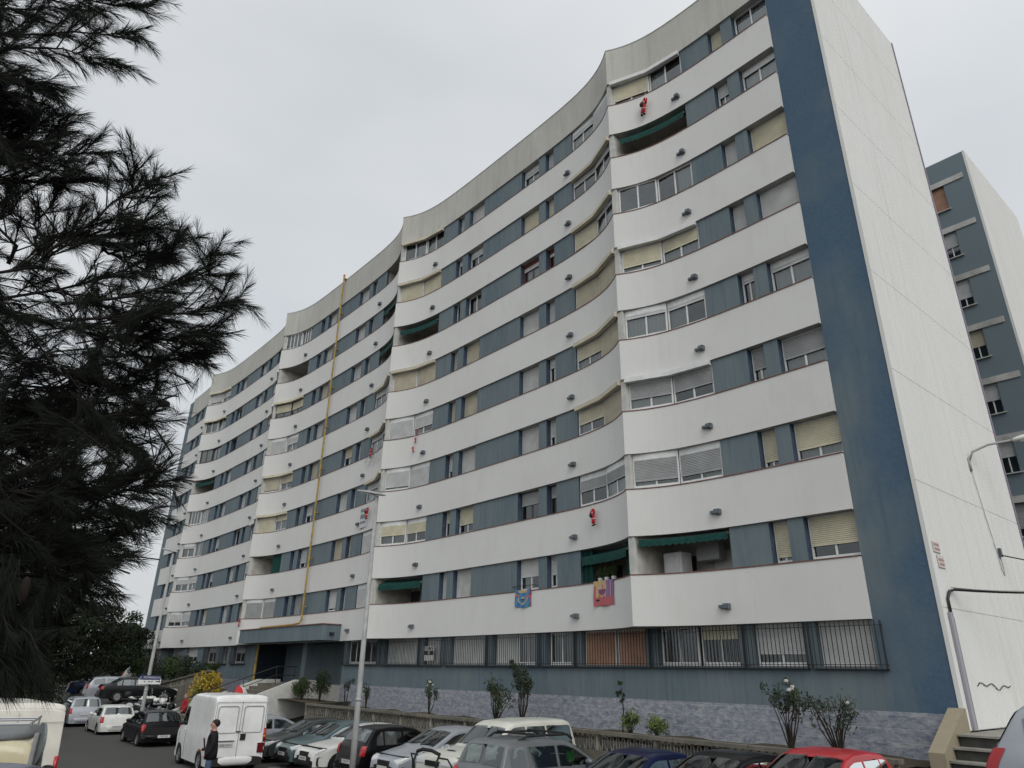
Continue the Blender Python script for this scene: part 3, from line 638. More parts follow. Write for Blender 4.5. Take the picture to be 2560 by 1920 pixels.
# ------------------------------------------------------------------ planter walls, balustrades
STONE = layered('stained_concrete', (.15, .14, .12), None, [(1.2, (1, 1, .6), .4, .7, .7, (.07, .065, .05)), (5, (1, 1, .4), .45, .75, .6, (.20, .175, .13)), (20, (1, 1, 1), .5, .7, .4, (.10, .10, .07))], bump=.6, bscale=25)
SOIL = layered('planter_soil', (.07, .055, .04), None, [(6, (1, 1, 1), .4, .7, .6, (.04, .045, .02))], bump=1, bscale=15)
def balustrade(name, x0, x1, y, z0, z1, zt, label, solid_to=None):
    """openwork wall: solid base, row of precast openwork, coping; z interpolates for sloping runs"""
    T = empty(name, ((x0+x1)/2, y, min(z0, z1)), 0, label, 'garden wall'); P = T.location.copy()
    def q(mb, nm, m): mb.v = [(a-P.x, b-P.y, c-P.z) for a, b, c in mb.v]; return mb.build(nm, m, T)
    zz = lambda x: zt[0]+(zt[1]-zt[0])*(x-x0)/(x1-x0)
    n = max(2, int(abs(x1-x0)/1.0)); xs = [x0+(x1-x0)*i/n for i in range(n+1)]
    b = MB(); gh = lambda x: ground(x, y-.5)-.2
    for yy in (y-.1, y+.1): b.grid([[(x, yy, gh(x)) for x in xs], [(x, yy, zz(x)-.5) for x in xs]])
    b.grid([[(x, y-.1, zz(x)-.5) for x in xs], [(x, y+.1, zz(x)-.5) for x in xs]]); b.q([(x1, y-.1, gh(x1)), (x1, y+.1, gh(x1)), (x1, y+.1, zz(x1)-.5), (x1, y-.1, zz(x1)-.5)]); q(b, 'base_wall', STONE)
    b = MB(); b.grid([[(x, y-.14, zz(x)-.09) for x in xs], [(x, y-.14, zz(x)) for x in xs], [(x, y+.14, zz(x)) for x in xs], [(x, y+.14, zz(x)-.09) for x in xs], [(x, y-.14, zz(x)-.09) for x in xs]])
    b.q([(x1, y-.14, zz(x1)-.09), (x1, y+.14, zz(x1)-.09), (x1, y+.14, zz(x1)), (x1, y-.14, zz(x1))]); q(b, 'coping', STONE)
    # openwork: pairs of curved ribs
    seg = 2.0; m = max(1, int(abs(x1-x0)/seg))
    for s in range(m):
        a, c = x0+(x1-x0)*s/m, x0+(x1-x0)*(s+1)/m; b = MB(); k = max(3, int((c-a)/.20))
        for i in range(k):
            x = a+(c-a)*(i+.5)/k; zc = zz(x)-.295
            for sg in (-1, 1):
                b.tube([(x+sg*(.012+.05*abs(sin(pi*t/6))), y, zc-.205+.41*t/6) for t in range(7)], .02, 5, cap=False)
        b.box(a-.05, a+.05, y-.07, y+.07, zz(a)-.5, zz(a)-.09)
        q(b, 'openwork_panel', mat('pale_concrete', (.24, .225, .19), .9, var=.6, vscale=4))
    return T
balustrade('planter_wall', -19.5, 7.95, -1.2, 0, -4.6, (-2.93, -2.93), 'long low stained concrete wall with openwork balusters behind the nose-out cars')
b = MB(); b.grid([[(x, y, -3.1+.05*sin(x*2.3+y*5)) for x in [-20+i*.5 for i in range(57)]] for y in (-1.1, -.6, -.1, .5, 1.1)])
tag(b.build('planter_soil', SOIL, smooth=True), kind='structure')
# stairs and cheek walls of the entrance
def prism(name, pts, x0, x1, m, label=None, cat=None, parent=None, axis='x'):
    b = MB(); A = [(x0, p[0], p[1]) for p in pts]; C = [(x1, p[0], p[1]) for p in pts]
    if axis == 'y': A = [(p[0], x0, p[1]) for p in pts]; C = [(p[0], x1, p[1]) for p in pts]
    b.q(A[::-1]); b.q(C); n = len(pts)
    for i in range(n): b.q([A[i], A[(i+1) % n], C[(i+1) % n], C[i]])
    o = b.build(name, m, parent)
    if label: tag(o, label, cat)
    return o
WP = mat('painted_white', (.5, .5, .475), .8, var=.25, vscale=2)
tag(prism('stair_side_wall', [(-6.2, -4.9), (1.15, -3.6), (1.15, -1.97), (-.2, -1.95), (-6.2, -4.1)], -23.5, -23.32, WP), 'white sloping stair side wall nearer the roadside parking', 'stair wall')
tag(prism('stair_side_wall', [(-6.2, -4.9), (1.15, -3.6), (1.15, -2.0), (-.2, -2.0), (-6.2, -4.1)], -28.5, -28.32, WP), 'white sloping stair side wall nearer the yellow shrub', 'stair wall')
pts = [(1.1, -4.6), (1.1, -2.2), (-.2, -2.2)]
zz_, yy_ = -2.2, -.2
for i in range(11): zz_ -= .17; pts += [(yy_, zz_)]; yy_ -= .5; pts += [(yy_, zz_)]
pts += [(yy_, -4.6)]
tag(prism('entrance_stairs', pts, -28.32, -23.5, STONE), 'concrete flight of steps rising to the dark entrance', 'stairs')
b = MB()
for x in (-25.9,): 
    b.tube([(x, 1.0, -1.3), (x, -.2, -1.3), (x, -5.7, -3.2)], .025, 8); b.tube([(x, 1.0, -1.75), (x, -.2, -1.75), (x, -5.7, -3.65)], .018, 8)
    for y in (.9, -.2, -2, -3.8, -5.6): z = -1.3 if y > -.3 else -1.3-(-.2-y)*.345; b.tube([(x, y, z), (x, y, z-.95)], .02, 8)
tag(b.build('handrail', IRON), 'black metal handrail down the middle of the entrance steps', 'handrail')
balustrade('ramp_balustrade', -44, -30.2, -2.4, 0, 0, (-2.9, -1.55), 'sloping dark balustrade climbing past the yellow shrub to the entrance')
balustrade('planter_wall', -57, -36.0, -1.2, 0, 0, (-2.36, -2.34), 'low wall in front of the far planting beside the raised parking')
b = MB(); b.grid([[(x, y, -2.75+.25*sstep((x+36)/3)*0) for x in (-59, -50, -40, -32.3)] for y in (-1.1, 0, 1.1)]); tag(b.build('planter_soil', SOIL), kind='structure')
b = MB(); b.grid([[(x, y, -2.9+.05*sin(x+y)) for x in (-23.3, -22, -20.8, -19.4)] for y in (-1.1, 0, 1.1)]); tag(b.build('planter_soil', SOIL), kind='structure')
# corner steps beside the end wall
CW = layered('ochre_render', (.27, .235, .165), None, [(1, (1, 1, 1), .4, .7, .5, (.24, .21, .16)), (6, (1, 1, .4), .5, .8, .5, (.18, .16, .12))])
tag(prism('cheek_wall', [(1.08, -4.4), (1.08, -1.98), (.95, -1.98), (-.62, -2.80), (-.62, -4.4)], 8.28, 8.60, CW), 'ochre rendered cheek wall stepping down at the end of the tiled wall', 'cheek wall')
b = MB()
for i in range(6):
    z = -2.47-.235*i; y = .62-.34*i; b.box(8.62, 10.7, y-.34, 9.5 if i == 0 else y, z-.26, z-.04, 0); b.box(8.60, 10.7, y-.41, y+.02 if i else 9.5, z-.04, z, 1)
st = b.build('corner_steps', [mat('step_dark', (.055, .055, .05), .9, var=.4), mat('step_edge', (.24, .23, .2), .8, var=.3)]); tag(st, 'dark concrete steps with pale nosings up to the end wall', 'steps')
# ------------------------------------------------------------------ street lamps
LAMPM = mat('lamp_grey_paint', (.30, .305, .30), .45, var=.25, vscale=3)
def street_lamp(x, y, top, rz, label):
    z0 = ground(x, y); T = empty('street_lamp', (x, y, z0), 0, label, 'street lamp', 'tall grey street lamps'); h = top-z0
    b = MB(); b.tube([(0, 0, 0), (0, 0, 1.2), (0, 0, h)], [.095, .09, .055], 14); b.tube([(0, 0, 2.2), (0, 0, 2.28)], .096, 14); b.box(-.18, .18, -.18, .18, 0, .03); b.build('pole', LAMPM, T, True)
    M = Mz(rz) @ Matrix.Rotation(R(-12), 3, 'Y'); b = MB()
    rows = []
    for s, wv, hv in ((-.32, .05, .03), (-.2, .12, .055), (.1, .17, .075), (.45, .17, .08), (.75, .13, .06), (.85, .04, .03)):
        rows.append([M @ Vector((s, wv*cos(t), hv*max(-.25, sin(t))))+Vector((0, 0, h+.08)) for t in [2*pi*k/14 for k in range(14)]])
    b.grid(rows, close=True); b.q(rows[0]); b.q(rows[-1]); hd = b.build('lamp_head', LAMPM, T, True)
    b = MB(); b.obox(M @ Vector((.4, 0, -.025))+Vector((0, 0, h+.08)), (.5, .24, .02), M); b.build('lens', mat('lamp_lens', (.45, .45, .42), .2), hd)
    return T, h
l1 = atd(943, 1238, 23.4); T1, h1 = street_lamp(l1.x, l1.y, l1.z-.05, R(205), 'near grey street lamp rising in front of the white nose-out sedan')
l2 = atd(434, 1380, 40.3); T2, h2 = street_lamp(l2.x, l2.y, l2.z-.05, R(205), 'farther grey street lamp carrying the blue and white street name plates')
z2 = ground(l2.x, l2.y)
dv = (l2-Vector(CAM)); dv.z = 0; dv.normalize(); M = Matrix((Vector((-dv.y, dv.x, 0))*-1, dv, Vector((0, 0, 1)))).transposed()
pz = atd(374, 1700, 40.2); 
def plate(c, wv, hv, m, name, par=None):
    b = MB(); b.obox((0, 0, 0), (wv, .03, hv), M); o = b.build(name, m); o.location = c; return o
c1 = atd(376, 1694, 40.1); c2 = atd(374, 1703.5, 40.1)
pb = plate(c1, .92, .20, mat('plate_blue', (.02, .025, .10), .4), 'street_name_plate'); tag(pb, 'dark blue street name plate with pale lettering on the farther lamp', 'street sign')
text_obj('lettering', 'C. POMANOVA', .13, (M.to_4x4() @ Matrix.Translation((0, -.02, 0)) @ Matrix.Rotation(R(90), 4, 'X')), ALU, pb, .003)
pw = plate(c2, .98, .25, ALU, 'direction_plate'); tag(pw, 'white direction plate with a black arrow under the blue one', 'street sign')
b = MB(); b.obox(M @ Vector((.34, -.02, 0)), (.16, .006, .035), M)
b.q([M @ Vector(v_) for v_ in ((.40, -.022, .07), (.40, -.022, -.07), (.47, -.022, 0))])
for xx in (-.22, -.02, .1): b.obox(M @ Vector((xx, -.018, -.01)), (.07, .004, .045), M)
b.build('arrow_mark', BLK, pw)
# traffic sign disc seen nearly edge on
sp_ = atd(98, 1859, 11.5); gz = ground(sp_.x, sp_.y); T = empty('traffic_sign', (sp_.x, sp_.y, gz), R(4), 'round traffic sign seen nearly edge on from its grey back at lower left', 'traffic sign')
b = MB(); b.tube([(0, -.014, sp_.z-gz), (0, .014, sp_.z-gz)], .24, 28); b.build('disc', mat('sign_back', (.13, .145, .15), .5, var=.4), T)
b = MB(); b.tube([(0, -.045, 0), (0, -.045, sp_.z-gz+.12)], .03, 10); b.build('pole', LAMPM, T)
# wall lamp with its cable, overhead cables
GR = mat('bracket_grey', (.28, .28, .27), .5)
T = empty('wall_lamp', (8.58, 5.7, 4.55), 0, 'grey bracket lamp on the ribbed end wall', 'wall lamp')
b = MB(); b.box(-.03, .03, -.05, .05, -.15, .25); b.tube([(0, 0, .15), (.12, .12, .45), (.45, .5, .68), (.95, 1.0, .82)], .035, 8); b.build('bracket', GR, T, True)
b = MB(); Mx_ = Mz(R(46)) @ Matrix.Rotation(R(-14), 3, 'Y'); b.ell((1.25, 1.3, .92), (.42, .13, .09), Mx_, 16, 8); b.build('lamp_head', mat('lamp_white', (.5, .51, .48), .4), T, True)
b = MB(); b.ell((1.3, 1.35, .86), (.26, .1, .06), Mx_, 12, 6); b.build('lens', mat('lamp_lens', (.45, .45, .42), .2), T, True)
def cable(pts, r_, label, name='cable', sag=0):
    b = MB(); b.tube(pts, r_, 6); o = b.build(name, IRON if r_ > .012 else GR, None, True); tag(o, label, 'cable'); return o
cable([(8.59, 5.7, 4.45), (8.585, 6.0, 3.0), (8.585, 6.25, 2.0), (8.585, 6.3, 1.55), (8.585, 6.45, 1.42), (8.585, 6.5, 1.6), (8.585, 6.45, 1.95)], .010, 'thin grey cable hanging down the end wall below the bracket lamp')
b = MB(); b.box(8.57, 8.64, 6.4, 6.52, 1.95, 2.2); tag(b.build('junction_box', GREYP), 'small grey junction box on the ribbed end wall', 'junction box')
def sagpts(a, c, s, n=14): return [Vector(a).lerp(Vector(c), i/n)+Vector((0, 0, -s*4*(i/n)*(1-i/n))) for i in range(n+1)]
cable([(8.6, 1.45, .0), (8.6, 1.46, .42), (8.62, 1.6, .60)]+sagpts((8.64, 1.9, .66), (13.5, 8.8, 1.35), .25), .035, 'thick black bundled cable leaving the duct on the end wall')
cable(sagpts((8.62, 1.75, .70), (13.5, 8.8, 1.55), .35), .012, 'thinner grey wire running above the black bundle')
cable(sagpts((8.62, 6.46, 2.0), (14.5, 10.5, 2.0), .5), .018, 'thin black cable drooping from the junction box')
# graffiti scrawl on end wall
b = MB(); b.tube([(8.575, 2.25+.17*i, -1.52+.05*sin(i*1.3)+.05*sin(i*.5)) for i in range(15)], .011, 4); tag(b.build('paint_scrawl', IRON), 'thin black painted squiggle low on the ribbed end wall', 'graffiti')
# ------------------------------------------------------------------ dolls, cloths, pots on the facade
RED = mat('doll_red', (.42, .02, .03), .8, var=.3, vscale=20); DW = mat('doll_white', (.6, .58, .56), .9); DSK = mat('doll_skin', (.5, .3, .24), .7); DBK = mat('doll_black', (.02, .015, .015), .7)
def doll(x, y, z, s, rz, tilt, label, sack=True, rope=.4):
    T = empty('hanging_doll', (x, y, z), rz, label, 'hanging doll', 'red hanging dolls'); T.rotation_euler = (0, tilt, rz); T.scale = (s, s, s)
    b = MB(); b.ell((0, 0, .52), (.13, .11, .2)); b.tube([(-.06, 0, .36), (-.08, -.03, .18), (-.07, 0, .03)], [.075, .065, .055], 8); b.tube([(.06, 0, .36), (.09, -.06, .2), (.08, 0, .05)], [.075, .065, .055], 8)
    b.tube([(-.1, 0, .64), (-.16, -.02, .78), (-.1, .02, .92)], [.055, .05, .045], 8); b.tube([(.1, 0, .64), (.17, -.02, .8), (.13, .02, .96)], [.055, .05, .045], 8); b.build('suit', RED, T, True)
    b = MB(); b.ell((0, -.01, .77), (.085, .085, .1)); b.build('head', DSK, T, True)
    b = MB(); b.ell((0, .01, .80), (.1, .1, .09)); b.tube([(0, 0, .84), (.03, -.03, .96), (.09, -.06, .98)], [.08, .05, .02], 8); hd = b.build('hood', RED, T, True)
    b = MB(); b.tube([(-.14, 0, .37), (.14, 0, .37)], .04, 8); b.ell((0, 0, .37), (.145, .12, .035)); b.ell((-.07, 0, .05), (.07, .07, .03)); b.ell((.08, 0, .07), (.07, .07, .03)); b.ell((-.1, .02, .9), (.055, .05, .03)); b.ell((.13, .02, .94), (.055, .05, .03)); b.build('white_trim', DW, T, True)
    b = MB(); b.ell((-.07, -.03, -.01), (.06, .09, .05)); b.ell((.08, -.03, .01), (.06, .09, .05)); b.build('boots', DBK, T, True)
    if sack: b = MB(); b.ell((-.06, -.13, .58), (.11, .09, .14)); b.build('sack', DBK, T, True)
    b = MB(); b.tube([(0, .03, .9), (.02, .04, .95+rope/s)], .008/s, 5); b.build('rope', DW, T)
doll(1.44, yc(1.44)-.16, 19.98, .80, 0, R(8), 'red doll climbing the top floor band above the dark green awning', True, .5)
doll(-2.1, yc(-2.1)-.16, 3.55, .60, 0, R(-8), 'red doll hanging from the third band, right of the street lamp, above the striped cloth', True, .3)
doll(-19.1, yc(-19.1)-.16, 9.72, .56, 0, R(2), 'red doll with white belt hung on the fourth band beside trailing wires', False, .15)
doll(-18.8, yc(-18.8)-.18, 6.18, .62, 0, R(3), 'red doll with sack hanging beside the faded sale banner', True, .4)
doll(-33.2, yc(-33.2)-.16, 1.1, .52, 0, R(-8), 'small red doll hanging just above the blue entrance canopy', False, .1)
for i, (x, z) in enumerate(((-14.4, 9.95), (-14.5, 9.50), (-14.6, 9.02))):
    doll(x, yc(x)-.12, z, .31, R(30*i), R(6-8*i), ['topmost of three tiny red dolls on one string', 'middle one of three tiny red dolls on one string', 'lowest of three tiny red dolls, touching the grey spout'][i], False, .1)
b = MB()
for k in range(5):
    r_ = random.Random(k); b.tube([(-20.2+.45*k+.12*r_.random(), yc(-19.5+.45*k-.4)-.04, 10.1-.05*j-.1*r_.random()) if 0 else (-20.3+.25*j+.1*k, yc(-20.3+.25*j+.1*k)-.03, 10.05-.16*k-.18*abs(sin(j*1.1+k))) for j in range(10)], .006, 4)
tag(b.build('light_string', GR), 'thin dark string of unlit lights looped across the fourth band', 'light string')
def cloth_mat(name, cols, scale, angle):
    return mat(name, cols[0], .9)
def cloth(name, x0, x1, z1, z0, label, painter, sagc=.0):
    T = None; nx, nz = 34, 26; V = []; Fc = []; Mi = []; y = min(yc(x0), yc(x1))-.05
    c = ((x0+x1)/2, y, z0)
    mats = []; names = {}
    b = MB()
    for j in range(nz+1):
        for i in range(nx+1):
            u, v_ = i/nx, j/nz; x = x0+(x1-x0)*u; z = z1+(z0-z1)*v_-sagc*4*u*(1-u)*(1-v_*.6)
            b.v.append((x-c[0]+.012*sin(v_*7), yc(x)-.045-.02*sin(u*11+v_*2)*(.3+v_)-y, z-c[2]))
    for j in range(nz):
        for i in range(nx):
            a = j*(nx+1)+i; b.f.append((a, a+1, a+nx+2, a+nx+1)); m = painter((i+.5)/nx, (j+.5)/nz)
            if m not in names: names[m] = len(mats); mats.append(m)
            b.m.append(names[m])
    o = b.build(name, mats, None, True, None); o.location = c; tag(o, label, 'flag'); return o
cR = mat('cloth_rose', (.42, .12, .13), .9); cY = mat('cloth_yellow', (.48, .34, .16), .9); cV = mat('cloth_violet', (.13, .09, .22), .9); cP = mat('cloth_pink', (.40, .24, .28), .9); cB = mat('cloth_blue', (.05, .14, .32), .9); cO = mat('cloth_wine', (.26, .05, .10), .9); cW = mat('cloth_pale', (.42, .36, .28), .9); cS = mat('cloth_sky', (.07, .22, .36), .9)
def p1(u, v_):
    # rose cloth: yellow upper left, violet and pink stripes right, round crest in the middle, plain rose foot
    dx, dz = (u-.42)/.23, (v_-.36)/.25
    if dx*dx+dz*dz < 1:
        if dx*dx+dz*dz > .78: return cW
        if dz < -.1: return cR if abs(dx) < .12 else (cY if dx > 0 else cW)
        return cV if int((dx+2)*4) % 2 else cO
    if v_ > .66: return DBK if (abs(u-.2) < .07 and abs(v_-.76) < .035) else cR
    if u > .6: return cV if int((u-.6)*20) % 2 else cP
    return cY if int(u*9) % 2 or v_ < .2 else cR
cloth('striped_cloth', -2.36, -1.25, 1.60, .76, 'rose, yellow and violet striped flag with a round crest draped over the first band', p1)
def p2(u, v_):
    d = math.hypot((u-.48)/.9, v_-.5)
    if .28 < d < .34 and v_ > .45: return cY
    if d < .13: return DBK if v_ > .5 else cW
    if v_ < .14 and .2 < u < .75: return cY
    if abs(v_-.38-.15*(u-.5)) < .07 and (u < .25 or u > .72): return cR
    if u > .9: return cO
    return cB if d > .2 and (int(u*5+v_*3) % 2) else cS
cloth('blue_flag', -6.72, -5.80, 1.66, .98, 'blue flag with a pale round crest hung from the first band below two small windows', p2, .07)
b = MB(); b.tube([(-6.85, .86, 1.75), (-5.5, .86, 1.75)], .012, 6)
for x in (-6.85, -5.5): b.tube([(x, .86, 1.75), (x, 1.2, 1.72)], .012, 6)
tag(b.build('clothes_rail', IRON), 'thin black rail holding the blue flag', 'clothes rail')
LEAF = {}
def leafmat(name, c, var=.55):
    return mat(name, c, .75, var=var, vscale=3)
G1 = leafmat('leaf_dark', (.022, .034, .014)); G2 = leafmat('leaf_mid', (.045, .07, .022)); G3 = leafmat('leaf_lime', (.12, .15, .03)); G4 = mat('leaf_yellow', (.42, .30, .045), .8, var=.5, vscale=6); GD = leafmat('leaf_deep', (.012, .018, .009)); BARK = mat('bark', (.035, .027, .02), .95, var=.5, vscale=8, bump=.6); G5 = leafmat('leaf_greygreen', (.05, .062, .045))
def leaves(b, c, r, n, sz, rg, flat=.6, shell=.45, mi=None):
    for _ in range(n):
        while 1:
            p = Vector((rg.uniform(-1, 1), rg.uniform(-1, 1), rg.uniform(-1, 1)))
            if shell < p.length < 1 or (p.length < 1 and rg.random() < .3): break
        p = Vector((c[0]+p.x*r[0], c[1]+p.y*r[1], c[2]+p.z*r[2]))
        d = Vector((rg.gauss(0, 1), rg.gauss(0, 1), rg.gauss(0, 1))).normalized(); e = d.orthogonal().normalized()*flat; s = sz*rg.uniform(.6, 1.3)
        b.q([p-d*s, p-e*s*.5, p+d*s, p+e*s*.5], mi)
def shrub(name, base, h, rad, label, mats, n, sz, rg, stems=6, cat='shrub', cl=9, flowers=0, sparse=False, group=None, lo=.35):
    T = empty(name, base, 0, label, cat, group); s = MB(); f = MB(); tips = []
    for i in range(stems):
        a = rg.uniform(0, 2*pi); rr = rad*rg.uniform(.3, 1); hh = h*rg.uniform(.6, 1)
        t = Vector((cos(a)*rr, sin(a)*rr*.5, hh)); m_ = Vector((t.x*.45+rg.uniform(-.1, .1)*h, t.y*.4+rg.uniform(-.05, .05), hh*.5))
        s.tube([(0+t.x*.08, t.y*.08, 0), m_, t], [.022*max(1, h*.5), .014, .006], 5); tips += [t, m_.lerp(t, .5), m_.lerp(t, .75)]
    for i in range(cl):
        if sparse: c = rg.choice(tips)+Vector((rg.uniform(-.08, .08), rg.uniform(-.08, .08), rg.uniform(-.08, .08)))*h; r_ = rad*rg.uniform(.16, .34)
        else:
            a = rg.uniform(0, 2*pi); q = rg.uniform(0, .75); c = Vector((cos(a)*rad*q, sin(a)*rad*q*.8, h*rg.uniform(lo, .86))); r_ = rad*rg.uniform(.3, .5)
        leaves(f, c, (r_, r_*.8, r_*(1.1 if not sparse else 1.3)), n//cl, sz, rg, mi=rg.randrange(len(mats)))
    s.build('stem', BARK, T); f.build('leaves', mats, T)
    if flowers:
        for i in range(flowers):
            c = sorted(tips, key=lambda v_: -v_.z)[i % 3]+Vector((rg.uniform(-.12, .12), rg.uniform(-.1, .05), rg.uniform(-.18, .06))); b = MB()
            for k in range(14):
                a = k*2.4; d = Vector((cos(a), sin(a), .6-.07*k)).normalized(); e = d.orthogonal()*.03; p = c+d*.025
                b.q([p-e, p+d*.03, p+e, p-d*.01])
            b.ell(c, (.035, .035, .03), None, 8, 6); b.build('flower', DW, T)
    return T
rg = random.Random(11)
shrub('rose_bush', (-17.5, -.3, -3.05), 1.25, .35, 'thin leggy rose bush behind the foot of the near lamp', [G1, G5], 234, .052, rg, 5, 'rose bush', 10, 0, True)
shrub('rose_bush', (-15.5, -.3, -3.05), 1.15, .5, 'leggy rose bush just right of the near lamp', [G1, G2], 270, .052, rg, 6, 'rose bush', 11, 0, True)
shrub('rose_bush', (-10.5, -.3, -3.05), 1.3, .42, 'rose bush with white flowers above the black hatchback', [G1, G2], 378, .052, rg, 6, 'rose bush', 12, 5, True)
shrub('rose_bush', (-6.3, -.3, -3.05), 1.35, .8, 'wide rose bush left of the tallest one', [G1, G5, G2], 1170, .052, rg, 12, 'rose bush', 30, 0, True)
shrub('rose_bush', (-4.9, -.3, -3.05), 2.05, .5, 'tallest dense rose bush against the tiles above the white off-roader', [G1, G5], 1800, .052, rg, 12, 'rose bush', 42, 0, True)
shrub('rose_bush', (-.35, -.3, -3.05), 1.5, .13, 'single tall thin rose cane above a clump of lime leaves', [G1, G2], 296, .052, rg, 2, 'rose bush', 10, 0, True)
shrub('low_shrub', (-.05, -.3, -3.05), .72, .35, 'lime green low clump at the foot of the thin rose cane', [G3, G2], 700, .045, rg, 7, 'shrub', 12)
shrub('low_shrub', (.95, -.3, -3.05), .55, .42, 'feathery green low clump right of the lime one', [G2, G3], 800, .04, rg, 9, 'shrub', 12)
shrub('rose_bush', (5.05, -.35, -3.05), 1.6, .55, 'leggy rose bush with white roses on top near the corner', [G1, G2, G5], 810, .052, rg, 12, 'rose bush', 24, 5, True)
shrub('rose_bush', (6.25, -.35, -3.05), 1.4, .75, 'twiggy half bare rose bush nearest the ochre cheek wall', [G1, G5], 630, .052, rg, 16, 'rose bush', 24, 1, True)
shrub('yellow_shrub', (*atd(521, 1700, 46).xy, -3.35), 1.45, 1.05, 'rounded shrub with bright yellow foliage left of the entrance', [G4, G4, G4, G3], 9000, .085, rg, 10, 'shrub', 42, lo=.2)
shrub('round_shrub', (-22.4, -.2, -2.95), 1.1, .75, 'dark green rounded bush right of the entrance steps', [G2, G1], 2600, .05, rg, 9, 'shrub', 20)
shrub('round_shrub', (-20.9, .1, -2.95), 1.5, .7, 'taller dark bush under the canopy corner', [G1, G1, G2], 2600, .05, rg, 9, 'shrub', 20)
for i, (x, h, r_, lb) in enumerate(((-35.8, 1.9, .6, 'narrow dark shrub just right behind the yellow one'), (-38.5, 1.6, .9, 'low dark green shrub left of the yellow one'), (-41.0, 2.2, .9, 'upright green shrub under the barred windows'), (-43.8, 2.3, 1.1, 'broad dark shrub against the far blue wall'), (-46.6, 1.7, 1.1, 'olive shrub behind the blue street name plate'), (-49.5, 2.4, 1.2, 'grey green shrub left of the farther lamp'), (-52.8, 2.3, 1.4, 'dense shrub near the far left corner of the block'))):
    shrub('dark_shrub', (x, -.4, -2.78), h, r_, lb, [[G1, G2], [G2, G1, G5], [G1, G5]][i % 3], 2600, .08, rg, 8, 'shrub', 24, lo=.15)
# balcony things: cabinet, air conditioner, plants, pots
b = MB(); b.box(.45, 1.15, 1.2, 1.75, 1.3, 2.32); b.box(.55, 1.05, 1.17, 1.2, 1.4, 2.22); tag(b.build('balcony_cabinet', SH_W), 'white cabinet on the open first floor balcony right of the middle post', 'cabinet')
b = MB(); b.box(1.35, 2.2, 1.75, 2.1, 2.05, 2.6); b.tube([(1.6, 1.74, 2.32), (1.6, 1.75, 2.32)], .2, 18); tag(b.build('air_conditioner', SH_G), 'grey outdoor air conditioner fixed under the awning', 'air conditioner')
b = MB(); b.box(-1.25, -.55, 1.5, 1.9, 1.4, 2.45); tag(b.build('balcony_fridge', SH_W), 'white fridge on the plant filled balcony above the striped flag', 'fridge')
for i, (x, h, lb) in enumerate(((-1.55, .55, 'right potted plant above the striped flag'), (-1.95, .5, 'middle potted plant above the striped flag'), (-2.3, .4, 'left potted plant above the striped flag'))):
    y = yc(x)+.28; T = empty('potted_plant', (x, y, BH+.04), 0, lb, 'potted plant', 'plants on the first floor balcony rail'); b = MB()
    b.tube([(0, 0, 0), (0, 0, .16)], [.07, .1], 12); b.build('pot', ALU, T); b = MB(); leaves(b, (0, 0, .16+h*.45), (.16, .12, h*.45), 260, .035, rg); b.build('leaves', [G2], T)
b = MB(); b.tube([(0.03, .42, 7.4-.0), (0.03, .42, 7.4)], .02, 6)
# trees behind, left
def tree(base, h, rad, label, mats, n, sz, rg, name='pine_tree', cl=60, th=.35, trunk_r=.2, grp='trees beyond the parked cars'):
    T = empty(name, base, 0, label, 'tree', grp); s = MB(); f = MB()
    s.tube([(0, 0, 0), (rg.uniform(-.3, .3), rg.uniform(-.3, .3), h*.45), (rg.uniform(-.4, .4), 0, h*.9)], [trunk_r, trunk_r*.7, trunk_r*.2], 8)
    for i in range(12):
        z = h*rg.uniform(th, .8); a = rg.uniform(0, 2*pi); r_ = rad*rg.uniform(.5, .9); s.tube([(0, 0, z), (cos(a)*r_*.5, sin(a)*r_*.5, z+h*.06), (cos(a)*r_, sin(a)*r_, z+h*.1)], [trunk_r*.35, trunk_r*.2, .02], 5)
    for i in range(cl):
        a = rg.uniform(0, 2*pi); v_ = rg.uniform(th, 1); pr = rad*math.sqrt(max(.05, 1-((v_-th)/(1-th)*1.25-.35)**2))
        q = rg.uniform(.2, .95)*pr; c = (cos(a)*q, sin(a)*q, h*v_*.93); r_ = rad*rg.uniform(.14, .27)
        leaves(f, c, (r_*1.2, r_*1.2, r_*.8), n//cl, sz, rg, flat=.5, shell=.3, mi=rg.randrange(len(mats)))
    s.build('trunk', BARK, T); f.build('crown', mats, T)
for i, (px, r_, h, rad, lb) in enumerate(((-60, 52, 6.5, 3.6, 'dark pine at the far left edge behind the cream van'), (60, 58, 6.0, 3.4, 'dark pine beyond the cream van roof'), (140, 62, 7.2, 3.6, 'tall dark pine left of the blue saloon'), (215, 66, 6.8, 3.8, 'tallest dark pine behind the raised parking'), (285, 72, 5.4, 3.0, 'broad dark pine above the parked blue car'), (345, 90, 5.4, 2.4, 'thin topped tree next to the far corner of the block'))):
    p_ = atd(px, 1690, r_); z = min(ground(p_.x, p_.y), -3.0); tree((p_.x, p_.y, z), h, rad, lb, [GD, G1, GD, G1], 9000, .17, rg)
for i, (px, r_, h, rad, lb) in enumerate(((40, 44, 1.7, 2.6, 'low dark hedge clump left of the beige planter'), (110, 52, 2.2, 2.6, 'dark bush behind the parked grey estate'), (200, 76, 2.4, 3.0, 'dark bush behind the blue saloon'), (300, 84, 2.2, 2.6, 'bush beside the far white car'), (20, 38, 1.6, 2.4, 'dark bush beyond the cream van'))):
    p_ = atd(px, 1700, r_); shrub('dark_bush', (p_.x, p_.y, ground(max(-80, p_.x), p_.y)-.1), h, rad, lb, [GD, G1, G1], 4200, .12, rg, 8, 'shrub', 34, lo=.1)
